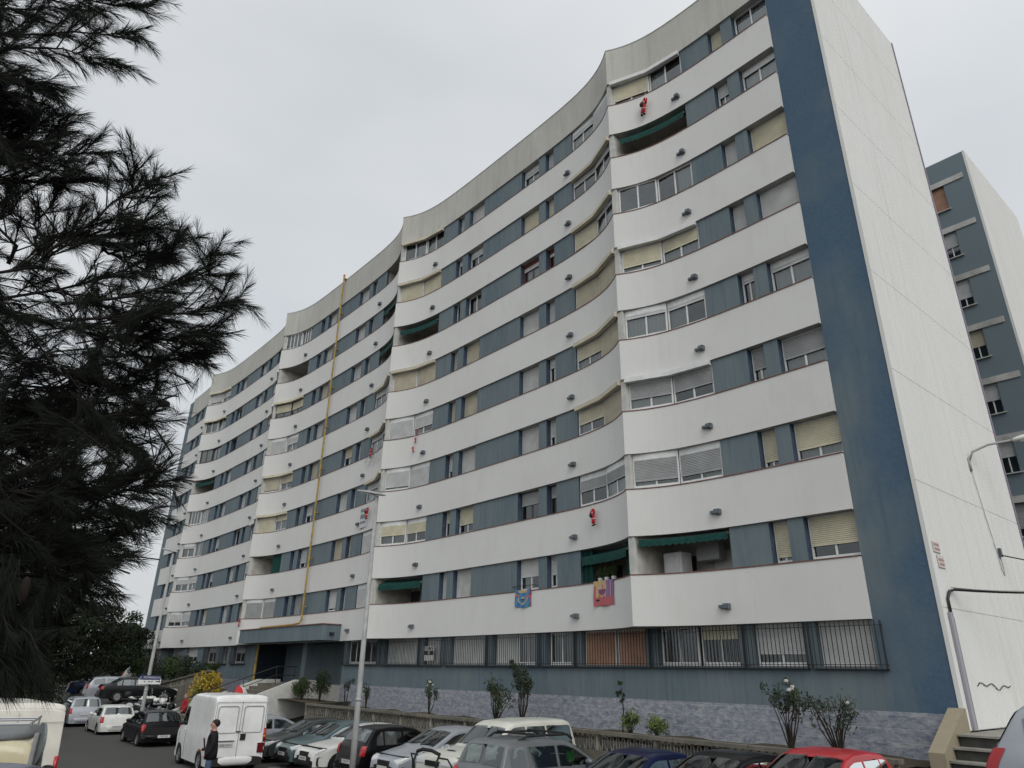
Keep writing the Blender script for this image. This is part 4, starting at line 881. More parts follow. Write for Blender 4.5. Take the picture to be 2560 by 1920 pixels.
p_ = atd(243, 1725, 60); b = MB(); b.tube([(0, 0, -.3), (0, 0, .75)], [.75, .85], 10); pl = b.build('stone_planter', CW); pl.location = (p_.x, p_.y, ground(p_.x, p_.y)); tag(pl, 'beige stone planter left of the blue saloon', 'planter')
# ------------------------------------------------------------------ foreground pine
def big_pine():
    rg = random.Random(5); base = atd(-900, 1500, 4.6); base = Vector((base.x, base.y, ground(base.x, base.y))); T = empty('pine_tree', base, 0, 'large dark long needled pine filling the left edge in the foreground', 'tree')
    need = MB(); tw = MB(); V, F = need.v, need.f
    def w(px, py, r_): return atd(px, py, r_)-base
    def needles(p, d, n, ln, L_=.17):
        ln *= .82
        """needles along the last L_ metres of a twig ending at p pointing d"""
        d = d.normalized(); e1 = d.orthogonal().normalized(); e2 = d.cross(e1)
        for i in range(n):
            s = rg.random()**1.3*L_; a = rg.uniform(0, 2*pi); sp = rg.uniform(.25, .75)*(1 if s > .04 else .6)
            o = p-d*s; q = (d+(e1*cos(a)+e2*sin(a))*sp).normalized(); l = ln*rg.uniform(.7, 1.15); q = (q+Vector((0, 0, -.12*rg.random()))).normalized()
            sd_ = q.orthogonal().normalized(); sd_ = (Matrix.Rotation(rg.uniform(0, pi), 3, q) @ sd_)*.0010
            b0 = len(V); V.append(tuple(o-sd_)); V.append(tuple(o+sd_)); mid = o+q*l*.6+Vector((0, 0, -.004)); V.append(tuple(mid+sd_*.8)); V.append(tuple(o+q*l+Vector((0, 0, -.012)))); V.append(tuple(mid-sd_*.8)); F.append((b0, b0+1, b0+2, b0+3, b0+4)); need.m.append(0)
    def bough(pts, sub=7, n=70, ln=.125, rad=.010, spread=.27):
        P0_ = [w(*p) for p in pts]; P = [P0_[0]]
        for a_, b_ in zip(P0_, P0_[1:]):
            for q_ in (.33, .67, 1): P.append(a_.lerp(b_, q_)+Vector((rg.gauss(0, .022), rg.gauss(0, .022), rg.gauss(0, .022)))*(1 if q_ < 1 else .3))
        tw.tube(P, [rad*(1-.75*i/(len(P)-1)) for i in range(len(P))], 6)
        d = P[-1]-P[-2]; needles(P[-1], d, n+20, ln)
        tot = len(P)-1
        for i in range(sub):
            t = (i+.6)/sub; k = min(tot-1, int(t*tot)); f_ = t*tot-k; c = P[k].lerp(P[k+1], f_); dd = (P[k+1]-P[k]).normalized()
            a = Vector((rg.gauss(0, 1), rg.gauss(0, 1), rg.gauss(0, 1))); a = (a-dd*a.dot(dd)).normalized()
            e = (dd+a*rg.uniform(.5, 1.0)+Vector((0, 0, .25))).normalized(); l = spread*rg.uniform(.5, 1.1)*(1.1-.5*t); q = c+e*l
            tw.tube([c, c+e*l*.5+Vector((0, 0, -.01)), q], [rad*.45, rad*.35, .003], 5, cap=False); needles(q, e, n, ln)
            q2 = c+e*l*.55; e2 = (e+Vector((rg.gauss(0, .6), rg.gauss(0, .6), rg.gauss(0, .5)))).normalized(); needles(q2+e2*.12, e2, n//2, ln, .16)
    B = [([(-300, -80, 4.2), (120, -20, 4.0), (375, 12, 3.9)], 9), ([(-300, 60, 4.2), (100, 80, 4.0), (330, 78, 4.0)], 9), ([(-200, 120, 4.0), (60, 120, 4.0), (285, 150, 4.0)], 8), ([(-250, 160, 4.0), (0, 190, 4.0), (120, 215, 4.0)], 7),
         ([(-300, 0, 4.4), (0, 20, 4.3), (200, 40, 4.3)], 8), ([(-300, 240, 4.0), (-50, 250, 4.0), (30, 230, 4.0)], 6),
         ([(-300, 330, 4.3), (0, 340, 4.2), (140, 290, 4.2)], 8), ([(-300, 420, 4.2), (40, 400, 4.1), (240, 385, 4.1)], 9), ([(-300, 480, 4.2), (0, 450, 4.1), (215, 445, 4.1)], 9), ([(-200, 380, 4.4), (0, 380, 4.3), (160, 340, 4.3)], 8), ([(-200, 300, 4.3), (-40, 300, 4.3), (40, 270, 4.2)], 7),
         ([(-300, 720, 4.0), (100, 655, 4.0), (230, 600, 4.0), (370, 500, 4.0), (400, 440, 4.0)], 10), ([(100, 655, 4.0), (230, 585, 3.95), (320, 480, 3.95), (340, 420, 3.9)], 6), ([(230, 600, 4.0), (340, 580, 4.0), (430, 578, 4.0)], 6), ([(100, 640, 4.1), (80, 560, 4.1), (150, 470, 4.1)], 5), ([(20, 660, 4.1), (-10, 560, 4.1), (60, 480, 4.2)], 5),
         ([(-300, 780, 4.1), (200, 720, 4.1), (400, 680, 4.1), (495, 600, 4.1)], 11), ([(200, 760, 4.0), (400, 740, 4.0), (540, 680, 4.0), (588, 630, 4.0)], 10), ([(200, 800, 4.0), (450, 790, 4.0), (640, 758, 4.0)], 10), ([(250, 830, 4.2), (460, 850, 4.1), (575, 835, 4.1)], 9), ([(250, 880, 4.2), (450, 900, 4.2), (560, 890, 4.2)], 8), ([(300, 620, 4.2), (370, 640, 4.2), (450, 640, 4.2)], 7),
         ([(-100, 960, 4.2), (230, 960, 4.2), (420, 950, 4.2)], 9), ([(-100, 1010, 4.2), (230, 1020, 4.2), (420, 1050, 4.1)], 10), ([(-100, 1100, 4.3), (180, 1080, 4.2), (400, 1120, 4.2)], 9),
         ([(-100, 1250, 3.9), (200, 1260, 3.8), (340, 1235, 3.8), (425, 1195, 3.8)], 10), ([(0, 1230, 3.9), (220, 1250, 3.8), (400, 1280, 3.8)], 9), ([(-100, 1300, 3.9), (170, 1320, 3.9), (325, 1350, 3.9)], 9), ([(-100, 1380, 3.8), (130, 1400, 3.8), (285, 1425, 3.8)], 9), ([(-100, 1420, 3.8), (110, 1440, 3.8), (255, 1475, 3.8)], 8), ([(-100, 1400, 4.2), (80, 1450, 4.2), (215, 1500, 4.2)], 7),
         ([(-200, 1640, 4.2), (0, 1600, 4.2), (60, 1560, 4.2), (125, 1490, 4.2)], 2), ([(0, 1600, 4.2), (60, 1575, 4.2), (110, 1560, 4.2)], 2)]
    B = [([(px-(45 if px > 150 and py > 550 else 0), py, r_) for px, py, r_ in pts], sub) for pts, sub in B]
    for pts, sub in B: bough(pts, int(sub*2.9), 95)
    # inner mass of the crown
    for i in range(680):
        v_ = rg.random(); 
        py = rg.uniform(780, 1480) if i < 430 else (rg.uniform(-60, 760) if i < 560 else rg.uniform(1590, 1730))
        if py > 1500: px = rg.uniform(-250, 110)
        elif py > 800: px = rg.uniform(-250, 410-max(0, py-950)*.45)
        else: px = rg.uniform(-250, 60+max(0, py-620)*2 if not 480 < py < 620 else -60)
        r_ = rg.uniform(3.7, 5.4) if py < 1500 else rg.uniform(3.4, 4.2); L0 = .45 if py < 1500 else .2; c = w(px, py, r_); e = Vector((rg.gauss(0, .7), rg.gauss(0, .7), rg.gauss(0, .5)))+(r2*.5).copy(); e.normalize()
        if py > 1500: e = (e*.4+Vector((0, 0, -.8))+r2*.35).normalized()
        tw.tube([c-e*L0, c-e*.12+Vector((0, 0, .02)), c], [.005, .004, .002], 4, cap=False)
        needles(c, e, 120, .125, .3); needles(c-e*.15, (e+Vector((rg.gauss(0, .7), rg.gauss(0, .7), rg.gauss(0, .7)))).normalized(), 80, .125, .2)
    NM = mat('pine_needles', (.009, .012, .008), .9, var=.4, vscale=4)
    need.build('crown', NM, T); tw.build('branches', mat('pine_bark', (.012, .010, .009), .95, var=.4), T, True)
    b = MB(); b.tube([(0, 0, 0), (.1, .1, 3), (0, .2, 6), (.2, .2, 8.5)], [.2, .17, .12, .05], 12)
    for z, px, py in ((2.4, -300, 1250), (3.2, -300, 780), (4.4, -300, 420), (5.2, -300, 60)): b.tube([(.1, .1, z), (w(px, py, 4.2)+Vector((.1, .1, z)))/2, w(px, py, 4.2)], [.07, .045, .02], 8)
    b.build('trunk', BARK, T, True)
    CN = mat('pine_cone', (.014, .010, .008), .9)
    for px, py, r_, tl in ((223, 1010, 4.1, .5), (60, 1475, 3.6, 0), (350, 1005, 4.1, 1.2), (410, 1010, 4.1, 1.2)):
        c = w(px, py, r_); b = MB(); M_ = Matrix.Rotation(tl, 3, u2.cross(fw)) if tl else None; b.ell(c, (.022, .022, .055), M_, 10, 8); b.build('cone', CN, T, True)
big_pine()
# ------------------------------------------------------------------ vehicles
CG = glassmat('car_glass', (.45, .52, .51), 2.2); RUB = mat('tyre_rubber', (.012, .012, .012), .9); RIMM = mat('wheel_rim', (.30, .30, .31), .35, metal=.6); BLKP = mat('black_plastic', (.015, .015, .016), .6); LAMP = mat('clear_lamp', (.55, .56, .56), .12, spec=.8); TL = mat('red_lamp', (.35, .008, .012), .2, spec=.6); AMB = mat('amber_lamp', (.6, .18, .02), .3); PLW = mat('plate_white', (.5, .5, .49), .5); CHR = mat('chrome', (.55, .55, .56), .2, metal=.9)
SEAT = mat('seat_dark', (.02, .02, .022), .9)
def paint(name, c, metal=0.0):
    k = sum(c) < .12
    m = mat('paint_'+name, c, .38 if not k else .3, spec=.4 if not k else .15, metal=metal*.6, coat=.45 if not k else .14, var=.14, vscale=1.6); t = m.node_tree
    if t.nodes.get('inner'): return m
    p = t.nodes['Principled BSDF']; d = t.nodes.new('ShaderNodeBsdfDiffuse'); d.name = 'inner'; d.inputs[0].default_value = (.03, .03, .032, 1); g = t.nodes.new('ShaderNodeNewGeometry'); x = t.nodes.new('ShaderNodeMixShader')
    t.links.new(g.outputs['Backfacing'], x.inputs[0]); t.links.new(p.outputs[0], x.inputs[1]); t.links.new(d.outputs[0], x.inputs[2]); t.links.new(x.outputs[0], t.nodes['Material Output'].inputs[0]); return m
KIND = {
 'hatch': dict(L=4.0, W=1.68, H=1.44, belt=.90, top=[(0, .42), (.02, .60), (.12, .70), (.5, .82), (1.05, .94), (1.15, .97), (1.95, 1.36), (2.3, 1.43), (2.9, 1.44), (3.4, 1.39), (3.5, 1.35), (3.80, .98), (3.90, .90), (3.97, .62), (4.0, .45)], ws=(1.18, 1.96), rw=(3.5, 3.78), sw=[(1.45, 2.45), (2.53, 3.15), (3.2, 3.45)], tl=('tall', .95), wb=(.78, 3.3)),
 'sedan': dict(L=4.5, W=1.72, H=1.41, belt=.90, top=[(0, .42), (.02, .60), (.12, .70), (.6, .82), (1.25, .92), (1.35, .95), (2.1, 1.34), (2.45, 1.40), (3.0, 1.41), (3.4, 1.35), (3.9, 1.02), (4.1, .99), (4.42, .96), (4.48, .7), (4.5, .45)], ws=(1.38, 2.1), rw=(3.42, 3.86), sw=[(1.7, 2.6), (2.68, 3.3), (3.36, 3.62)], tl=('wide', .82), wb=(.85, 3.5)),
 'mpv': dict(L=4.25, W=1.81, H=1.62, belt=1.0, top=[(0, .5), (.02, .68), (.12, .80), (.5, .95), (.9, 1.05), (1.0, 1.08), (1.75, 1.50), (2.1, 1.59), (2.9, 1.62), (3.7, 1.58), (3.85, 1.53), (4.08, 1.05), (4.18, .9), (4.23, .6), (4.25, .45)], ws=(1.0, 1.76), rw=(3.86, 4.06), sw=[(1.3, 2.3), (2.38, 3.25), (3.32, 3.8)], tl=('tall', 1.05), wb=(.8, 3.45)),
 'wagon': dict(L=4.5, W=1.75, H=1.5, belt=.95, top=[(0, .42), (.02, .60), (.12, .72), (.6, .86), (1.15, .96), (1.25, 1.0), (2.0, 1.40), (2.35, 1.48), (3.2, 1.5), (4.0, 1.45), (4.1, 1.40), (4.36, 1.0), (4.44, .86), (4.48, .6), (4.5, .45)], ws=(1.28, 2.0), rw=(4.12, 4.34), sw=[(1.6, 2.5), (2.58, 3.3), (3.36, 4.05)], tl=('tall', 1.05), wb=(.85, 3.5)),
 'suv': dict(L=4.55, W=1.82, H=1.82, belt=1.15, top=[(0, .6), (.02, .85), (.10, 1.0), (.5, 1.08), (1.25, 1.14), (1.35, 1.17), (1.95, 1.68), (2.15, 1.77), (3.0, 1.82), (4.2, 1.80), (4.36, 1.74), (4.46, 1.2), (4.5, .9), (4.53, .7), (4.55, .55)], ws=(1.37, 1.94), rw=(4.37, 4.45), sw=[(1.7, 2.55), (2.62, 3.3), (3.36, 4.3)], tl=('tall', 1.0), wb=(.85, 3.6)),
 'jeep': dict(L=3.6, W=1.6, H=1.78, belt=1.12, top=[(0, .7), (.02, .95), (.08, 1.05), (1.05, 1.12), (1.12, 1.15), (1.4, 1.66), (1.5, 1.74), (2.4, 1.78), (3.45, 1.77), (3.52, 1.72), (3.56, 1.1), (3.58, .8), (3.6, .6)], ws=(1.13, 1.4), rw=(3.525, 3.555), sw=[(1.5, 2.3), (2.45, 3.35)], tl=('tall', .8), wb=(.6, 2.9)),
 'van': dict(L=4.95, W=1.95, H=2.42, belt=1.3, top=[(0, .5), (.03, .85), (.15, 1.05), (.55, 1.28), (.62, 1.34), (1.2, 2.08), (1.5, 2.32), (1.9, 2.42), (4.82, 2.42), (4.89, 2.38), (4.92, 2.27), (4.935, 1.2), (4.95, .5)], ws=(.64, 1.2), rw=None, sw=[(.85, 1.6)], tl=('van', 1.0), wb=(.95, 3.9)),
}
def car(kind, x, y, hd, pm, label, g=None, dark_roof=None, plate=None, cat='car', rails=False, group=None, extra=None, tailc=None, name='parked_car', trim=None, dz=0, ch=None, sx=1):
    K = dict(KIND[kind])
    if sx != 1:
        for k_ in ('L',): K[k_] = K[k_]*sx
        K['top'] = [(a*sx, z) for a, z in K['top']]; K['ws'] = tuple(v*sx for v in K['ws']); K['wb'] = tuple(v*sx for v in K['wb']); K['sw'] = [(a*sx, c*sx) for a, c in K['sw']]
    if ch: K.update(ch)
    L_, W_, H_, belt = K['L'], K['W'], K['H'], K['belt']; top = K['top']; hw = W_/2
    z0 = (ground(x, y) if g is None else g)+dz
    T = empty(name, (x, y, z0), R(hd), label, cat, group)
    van = kind in ('van', 'jeep')
    def zt_(xf):
        if xf <= top[0][0]: return top[0][1]
        for (a, za), (b_, zb) in zip(top, top[1:]):
            if xf <= b_: return za+(zb-za)*(xf-a)/(b_-a)
        return top[-1][1]
    def zt(xf, s=.05):
        return (zt_(xf)*2+zt_(max(0, xf-s))+zt_(min(L_, xf+s)))/4 if s < xf < L_-s else zt_(xf)
    def Y(xf, z):
        p = 1.0; e = .7 if not van else .45
        if xf < e: p -= .17*(1-xf/e)**2
        xr = L_-xf
        if xr < .4: p -= (.09 if not van else .03)*(1-xr/.4)**2
        if z < belt: q = 1-.10*max(0, (belt*.78-z)/belt)**1.6-.03*max(0, (z-belt*.78)/(belt*.22))**2
        else: q = .97-(.20 if not van else .05)*((z-belt)/(H_-belt))
        return hw*p*q
    rw_ = .31 if kind not in ('suv', 'van', 'jeep') else .35; ra = rw_+.055; wb = K['wb']
    def zb(xf):
        for w_ in wb:
            d = abs(xf-w_)
            if d < ra: return rw_*.95+math.sqrt(ra*ra-d*d)*.96
        return .24 if kind not in ('suv', 'jeep') else .38
    st = sorted(set([round(L_*i/110, 4) for i in range(111)]+[p[0] for p in top]+[w_+s*ra for w_ in wb for s in (-.999, .999, -1.01, 1.01)]))
    rc = .07 if not van else .085; NA = 7; NS = 16
    def sec(xf):
        z1 = zt(xf); b0 = min(zb(xf), z1-.12); r_ = min(rc, (z1-b0)*.3); pts = []
        for j in range(NS+1):
            z = b0+(z1-r_-b0)*j/NS; pts.append((Y(xf, z), z))
        ye = Y(xf, z1-r_)
        for j in range(1, NA+1):
            a = pi/2*j/NA; pts.append((ye*max(0, cos(a))**.55, z1-r_+(r_+.025*min(1, ye))*sin(a)**.8))
        return pts
    b = MB(); rows = []
    for xf in st:
        s = sec(xf); row = [(L_/2-xf, -y_, z) for y_, z in s]+[(L_/2-xf, y_, z) for y_, z in reversed(s[:-1])]; rows.append(row)
    nb = len(rows[0]); b.v = [p for r_ in rows for p in r_]
    def cut(xf, y_, z, side):
        if side:
            for a, c in K['sw']:
                if a+.025 < xf < c-.025 and belt+.055 < z < min(zt(xf)-.135-(.03 if van else 0), 1.93 if kind == 'van' else 9): return True
            return False
        if K['ws'][0]+.05 < xf < K['ws'][1]-.07 and abs(y_) < Y(xf, zt(xf)-.06)*.86: return True
        if K['rw'] and K['rw'][0]+.02 < xf < K['rw'][1]-.02 and abs(y_) < Y(xf, zt(xf)-.06)*.80: return True
        return False
    for i in range(len(rows)-1):
        for k in range(nb-1):
            c = [(rows[i][k][q]+rows[i+1][k+1][q])/2 for q in range(3)]; kk = min(k, nb-2-k)
            if cut(L_/2-c[0], c[1], c[2], kk < NS): continue
            b.f.append((i*nb+k, i*nb+k+1, (i+1)*nb+k+1, (i+1)*nb+k)); b.m.append(0)
    b.q(rows[0]); b.q(rows[-1])
    body = b.build('body', [pm, BLKP], T, True); import bmesh
    me = body.data; bm_ = bmesh.new(); bm_.from_mesh(me); bmesh.ops.recalc_face_normals(bm_, faces=bm_.faces); bm_.to_mesh(me); bm_.free()
    rows_ = K['sw'] if kind != 'van' else K['sw'][:1]
    for si, xs in enumerate((K['ws'][0]+1.15, min(K['ws'][0]+2.0, L_-1.0))[:1 if kind == 'van' else 2]):
        for sgn in (-1, 1):
            b = MB(); b.ell((L_/2-xs, sgn*.36, belt-.12), (.10, .22, .38), Matrix.Rotation(R(-14), 3, 'Y'), 10, 8, sq=.6); b.ell((L_/2-xs-.10, sgn*.36, min(belt+.32, H_-.32)), (.05, .13, .09), None, 10, 6); b.build('seat', SEAT, T, True)
    b = MB(); b.box(L_/2-K['ws'][0]-.75, L_/2-K['ws'][0]-.25, -hw*.8, hw*.8, belt-.14, belt-.03); b.build('dashboard', BLKP, T)
    if K['ws'][1] < 3 and hd < 0 or kind in ('mpv', 'wagon'): b = MB(); b.box(L_/2-K['ws'][1]-.1, L_/2-K['ws'][1]-.06, -.1, .1, H_-.24, H_-.18); b.build('interior_mirror', BLKP, T)
    me.polygons[len(me.polygons)-1].use_smooth = False; me.polygons[len(me.polygons)-2].use_smooth = False
    b = MB(); b.box(-L_/2+.25, L_/2-.25, -hw+.12, hw-.12, .2, belt-.12); b.build('underbody', BLKP, T)
    def glasspatch(x0, x1, nm, inset=.90, n=8, off=.012):
        b = MB(); rows = []
        for i in range(n+1):
            xf = x0+(x1-x0)*i/n; s = sec(xf); dz_ = (zt(xf+.02)-zt(xf-.02))/.04; nx, nz = dz_/math.hypot(1, dz_), 1/math.hypot(1, dz_)
            ye = s[NS][0]*inset; row = []
            for k in range(-8, 9):
                yy = ye*k/8; # interpolate z of the section at yy
                za = None
                for (ya, z_a), (yb_, z_b) in zip(s[NS:], s[NS+1:]):
                    if ya >= abs(yy) >= yb_: za = z_a+(z_b-z_a)*((ya-abs(yy))/(ya-yb_+1e-9)); break
                if za is None: za = s[NS][1]
                row.append((L_/2-xf+nx*off, yy, za+nz*off))
            rows.append(row)
        b.grid(rows); return b.build(nm, CG, T, True)
    wsg = glasspatch(K['ws'][0]+.02, K['ws'][1]-.03, 'windshield')
    b = MB(); xw = K['ws'][0]; s = sec(xw)
    for yy in (-.45, .15): b.tube([(L_/2-xw+.02, yy, zt(xw)+.03), (L_/2-xw-.10, yy+.45, zt(xw+.12)+.03)], .010, 5)
    b.build('wiper', BLKP, T)
    if K['rw']: glasspatch(K['rw'][0]+.0, K['rw'][1], 'rear_window', .86, 6)
    for sgn in (-1, 1):
        for a, c in K['sw']:
            b = MB(); n = 10; up_, lo_ = [], []
            for i in range(n+1):
                xf = a+(c-a)*i/n; zl = belt+.035; zu = max(zl+.004, min(zt(xf)-.115-(.03 if van else 0), H_-.15)); col = []
                if kind == 'van': zu = min(zu, 1.95)
                col = [(L_/2-xf, sgn*(Y(xf, zl+(zu-zl)*j/4)+.008), zl+(zu-zl)*j/4) for j in range(5)]
                up_.append(col)
            b.grid(up_); b.build('side_window', CG, T, True)
        # mirror
        xm = K['ws'][0]+.42; b = MB(); b.ell((L_/2-xm, sgn*(Y(xm, belt+.08)+.10), belt+.09), (.07, .11, .075), None, 10, 7); b.build('door_mirror', pm if not van else BLKP, T, True)
        # door seams and handles
        b = MB()
        for xs_ in [K['sw'][0][0]-.1]+[c+.04 for a, c in K['sw'][:2]]:
            pts_ = [(L_/2-xs_, sgn*(Y(xs_, .34+(belt-.36)*j/5)+.004), .34+(belt-.36)*j/5) for j in range(6)]; b.tube(pts_, .006, 4, cap=False)
        b.build('door_seam', BLKP, T)
        b = MB(); xh = K['sw'][0][1]-.12; b.obox((L_/2-xh, sgn*(Y(xh, belt-.1)+.015), belt-.10), (.16, .03, .03)); b.build('door_handle', pm, T)
        # lamps
        b = MB(); zl = .66 if kind not in ('suv', 'jeep') else .85
        if kind == 'van': zl = .85
        def fx(z): return next((q*.005 for q in range(300) if zt_(q*.005) >= z), 0)
        def rx(z): return L_-next((q*.005 for q in range(200) if zt_(L_-q*.005) >= z), 0)
        za, zc = zl-.05, zl+.085; rows = []
        for j in range(6):
            z = za+(zc-za)*j/5; x0 = fx(z); row = []
            for i in range(7): yy = (.50+.5*i/6)*Y(x0+.02, z); row.append((L_/2-x0+.012-(.02 if j in (0, 5) else 0), sgn*yy, z-.0+(.01*(j-2.5)*(i/6))))
            for i in range(1, 5): xx = x0+.30*(i/4)*(.35+.65*j/5); row.append((L_/2-xx, sgn*(Y(xx, z)+.008), z+.012*i*j/5))
            rows.append(row)
        b.grid(rows); b.build('headlight', LAMP, T, True)
        b = MB(); ty, zt2 = K['tl']
        if ty in ('tall', 'wide') and kind != 'jeep':
            za, zc = (zt2-.30, zt2-.02) if ty == 'tall' else (zt2-.10, zt2+.06); wy, wx = (.84, .10) if ty == 'tall' else (.58, .14); rows = []
            for j in range(7):
                z = za+(zc-za)*j/6; x1 = rx(z); row = []; ed = .012 if j in (0, 6) else 0
                for i in range(4): row.append((L_/2-x1-.014+ed, sgn*Y(x1-.02, z)*(wy+(1-wy)*i/3), z))
                for i in range(1, 4): xx = x1-wx*(i/3); row.append((L_/2-xx, sgn*(Y(xx, z)+.008), z))
                rows.append(row)
            b.grid(rows)
        elif ty == 'tall': b.box(-L_/2-.02, -L_/2+.05, sgn*hw*.95, sgn*(hw-.14), .62, .82)
        else: b.box(-L_/2-.012, -L_/2+.06, sgn*hw*.97, sgn*(hw-.11), .95, 1.38)
        b.build('tail_light', tailc or TL, T, True)
    for w_ in wb:
        for sgn in (-1, 1):
            cx, cy = L_/2-w_, sgn*(hw-.115); b = MB(); prof = [(rw_*.62, .09), (rw_*.9, .10), (rw_, .075), (rw_, -.075), (rw_*.9, -.10), (rw_*.62, -.09)]
            rows = [[(r_*cos(2*pi*k/22), yy, r_*sin(2*pi*k/22)) for k in range(22)] for r_, yy in prof]; b.grid(rows, close=True)
            o = b.build('wheel', RUB, T, True); o.location = (cx, cy, rw_)
            b = MB(); yy = sgn*.075
            for k in range(7):
                a = 2*pi*k/7; d = Vector((cos(a), 0, sin(a))); e = Vector((-sin(a), 0, cos(a))); c0 = Vector((0, yy, 0))
                b.q([c0+e*.03, c0+d*rw_*.62+e*.045, c0+d*rw_*.62-e*.045, c0-e*.03])
            b.tube([(0, yy-.01, 0), (0, yy+sgn*.01, 0)], .05, 10)
            b.grid([[(rw_*q*cos(2*pi*k/22), yy-sgn*dy, rw_*q*sin(2*pi*k/22)) for k in range(22)] for q, dy in ((.64, -.012), (.56, .01), (.56, .05), (.02, .05))], close=True)
            b.build('rim', RIMM, o)
    # bumpers, grille, plates
    bm = pm if trim is None else BLKP
    for e_, nm in ((1, 'front_bumper'), (-1, 'rear_bumper')):
        b = MB(); zc = .42 if kind not in ('suv', 'jeep') else .58; rows = []
        for k in range(17):
            a = -1+2*k/16; yy = a*hw*.935; xx = L_/2+.025-.17*abs(a)**4
            rows.append([(e_*(xx-.16), yy, zc-.17), (e_*(xx-.02), yy, zc-.15), (e_*xx, yy, zc-.05), (e_*xx, yy, zc+.07), (e_*(xx-.03), yy, zc+.11), (e_*(xx-.14), yy, zc+.115)])
        b.grid(rows); b.build(nm, bm, T, True)
    b = MB(); zg = .60 if kind not in ('suv', 'jeep') else .86; b.box(L_/2-.06, L_/2+.012, -.30, .30, zg-.07, zg+.05); b.box(L_/2-.02, L_/2+.035, -.5, .5, .30, .38); b.build('grille', BLKP, T)
    for e_ in (1, -1):
        b = MB(); zp = .46 if e_ > 0 or kind in ('hatch', 'van') else .72
        if kind == 'van' and e_ < 0: continue
        xq = e_*(L_/2+.036) if zp < .6 else e_*(L_/2+.005)
        b.box(xq-.006, xq+.006, -.26, .26, zp-.055, zp+.055); o = b.build('number_plate', PLW, T)
        if plate:
            Mt = Matrix.Translation((xq+e_*.008, 0, zp)) @ Matrix.Rotation(R(90*e_), 4, 'Z') @ Matrix.Rotation(R(90), 4, 'X')
            text_obj('plate_text', plate, .085, Mt, BLK, o, .001)
    if rails:
        for sgn in (-1, 1): b = MB(); b.tube([(L_/2-1.9, sgn*(hw*.68), H_-.03), (L_/2-2.1, sgn*hw*.68, H_+.035), (L_/2-L_+.75, sgn*hw*.68, H_+.03), (L_/2-L_+.55, sgn*hw*.68, H_-.06)], .018, 6); b.build('roof_rail', BLKP, T)
    b = MB(); b.tube([(-L_/2+1.0, .1, H_-.02), (-L_/2+.78, .1, H_+.22)], .006, 5); b.build('aerial', BLKP, T)
    if dark_roof is not None: pass
    return T
P_W = paint('white', (.60, .60, .57)); P_W2 = paint('off_white', (.55, .55, .49)); P_S = paint('silver', (.30, .32, .35), .35); P_G = paint('grey', (.13, .14, .145), .4); P_DG = paint('dark_green', (.035, .045, .042), .3); P_T = paint('teal_grey', (.085, .13, .14), .4); P_K = paint('black', (.004, .004, .005)); P_B = paint('dark_blue', (.008, .012, .045), .2); P_BL = paint('blue', (.015, .05, .18), .2); P_R = paint('red', (.36, .008, .015)); P_C = paint('cream', (.62, .59, .52)); P_BE = paint('beige', (.45, .40, .26)); P_CH = paint('charcoal', (.011, .012, .013), .3)
GN = 'cars parked at the planter wall'; GL = 'cars parked along the road'; GT = 'cars on the raised parking'
YB = -3.75
car('hatch', -17.3, -3.6, 90, P_S, 'silver coupe parked nose-in, partly hidden behind the white panel van', group=GN)
car('hatch', -14.0, YB, -90, P_DG, 'dark green hatchback parked nose-out, leftmost of the nose-out row', group=GN, trim=1, ch=dict(H=1.40))
car('hatch', -11.7, YB, -90, P_T, 'teal grey hatchback parked nose-out beside the white sedan', group=GN, plate='6007 FXL')
car('sedan', -9.25, YB-.1, -90, P_W, 'white sedan parked nose-out right behind the near street lamp', group=GN, plate='B 4417 WK')
car('hatch', -6.95, YB, 90, P_K, 'black hatchback parked nose-in with a round sticker on its flank', group=GN, plate='2741 CYT')
car('hatch', -4.65, YB-.1, -90, P_S, 'pale silver hatchback parked nose-out left of the white off-roader', group=GN, ch=dict(L=4.0, W=1.74, H=1.46))
suv = car('suv', -1.75, YB-.15, -90, P_W2, 'off-white off-roader with a black bull bar parked nose-out', group=GN, cat='off-roader')
mpv = car('mpv', .85, -4.75, 90, P_G, 'grey family car parked nose-in with black roof bars', group=GN)
car('sedan', 3.15, YB-.3, -90, P_B, 'very dark blue saloon parked nose-out right of the grey family car', group=GN)
car('hatch', 5.35, YB-.2, -90, P_K, 'black hatchback parked nose-out between the dark blue and the red cars', group=GN)
car('hatch', 7.35, YB+.1, -90, P_R, 'bright red hatchback at the right end of the nose-out row', group=GN)
car('wagon', 14.13, -7.82, 4, P_S, 'light silver estate car cut by the right edge, red tail light showing', rails=True, g=-3.06, ch=dict(W=1.8))
# road side row seen from behind
car('hatch', -23.4, -7.0, 179, P_K, 'black hatchback seen from behind, directly ahead of the white van', group=GL, plate='7277 FBL', ch=dict(L=4.3, W=1.76, H=1.46), g=-4.73)
car('hatch', -30.6, -7.15, 178, P_W, 'white hatchback seen from behind, in front of the black one', group=GL, plate='M 2207 KT', trim=None, g=-4.78)
car('mpv', -37.0, -7.4, 177, P_S, 'silver family car with clear red tail light ahead of the white hatchback', group=GL, g=-4.75, ch=dict(W=1.72, H=1.56))
car('wagon', -41.6, -8.6, 177, P_CH, 'dark grey estate farthest along the road side row', group=GL, g=-4.75)
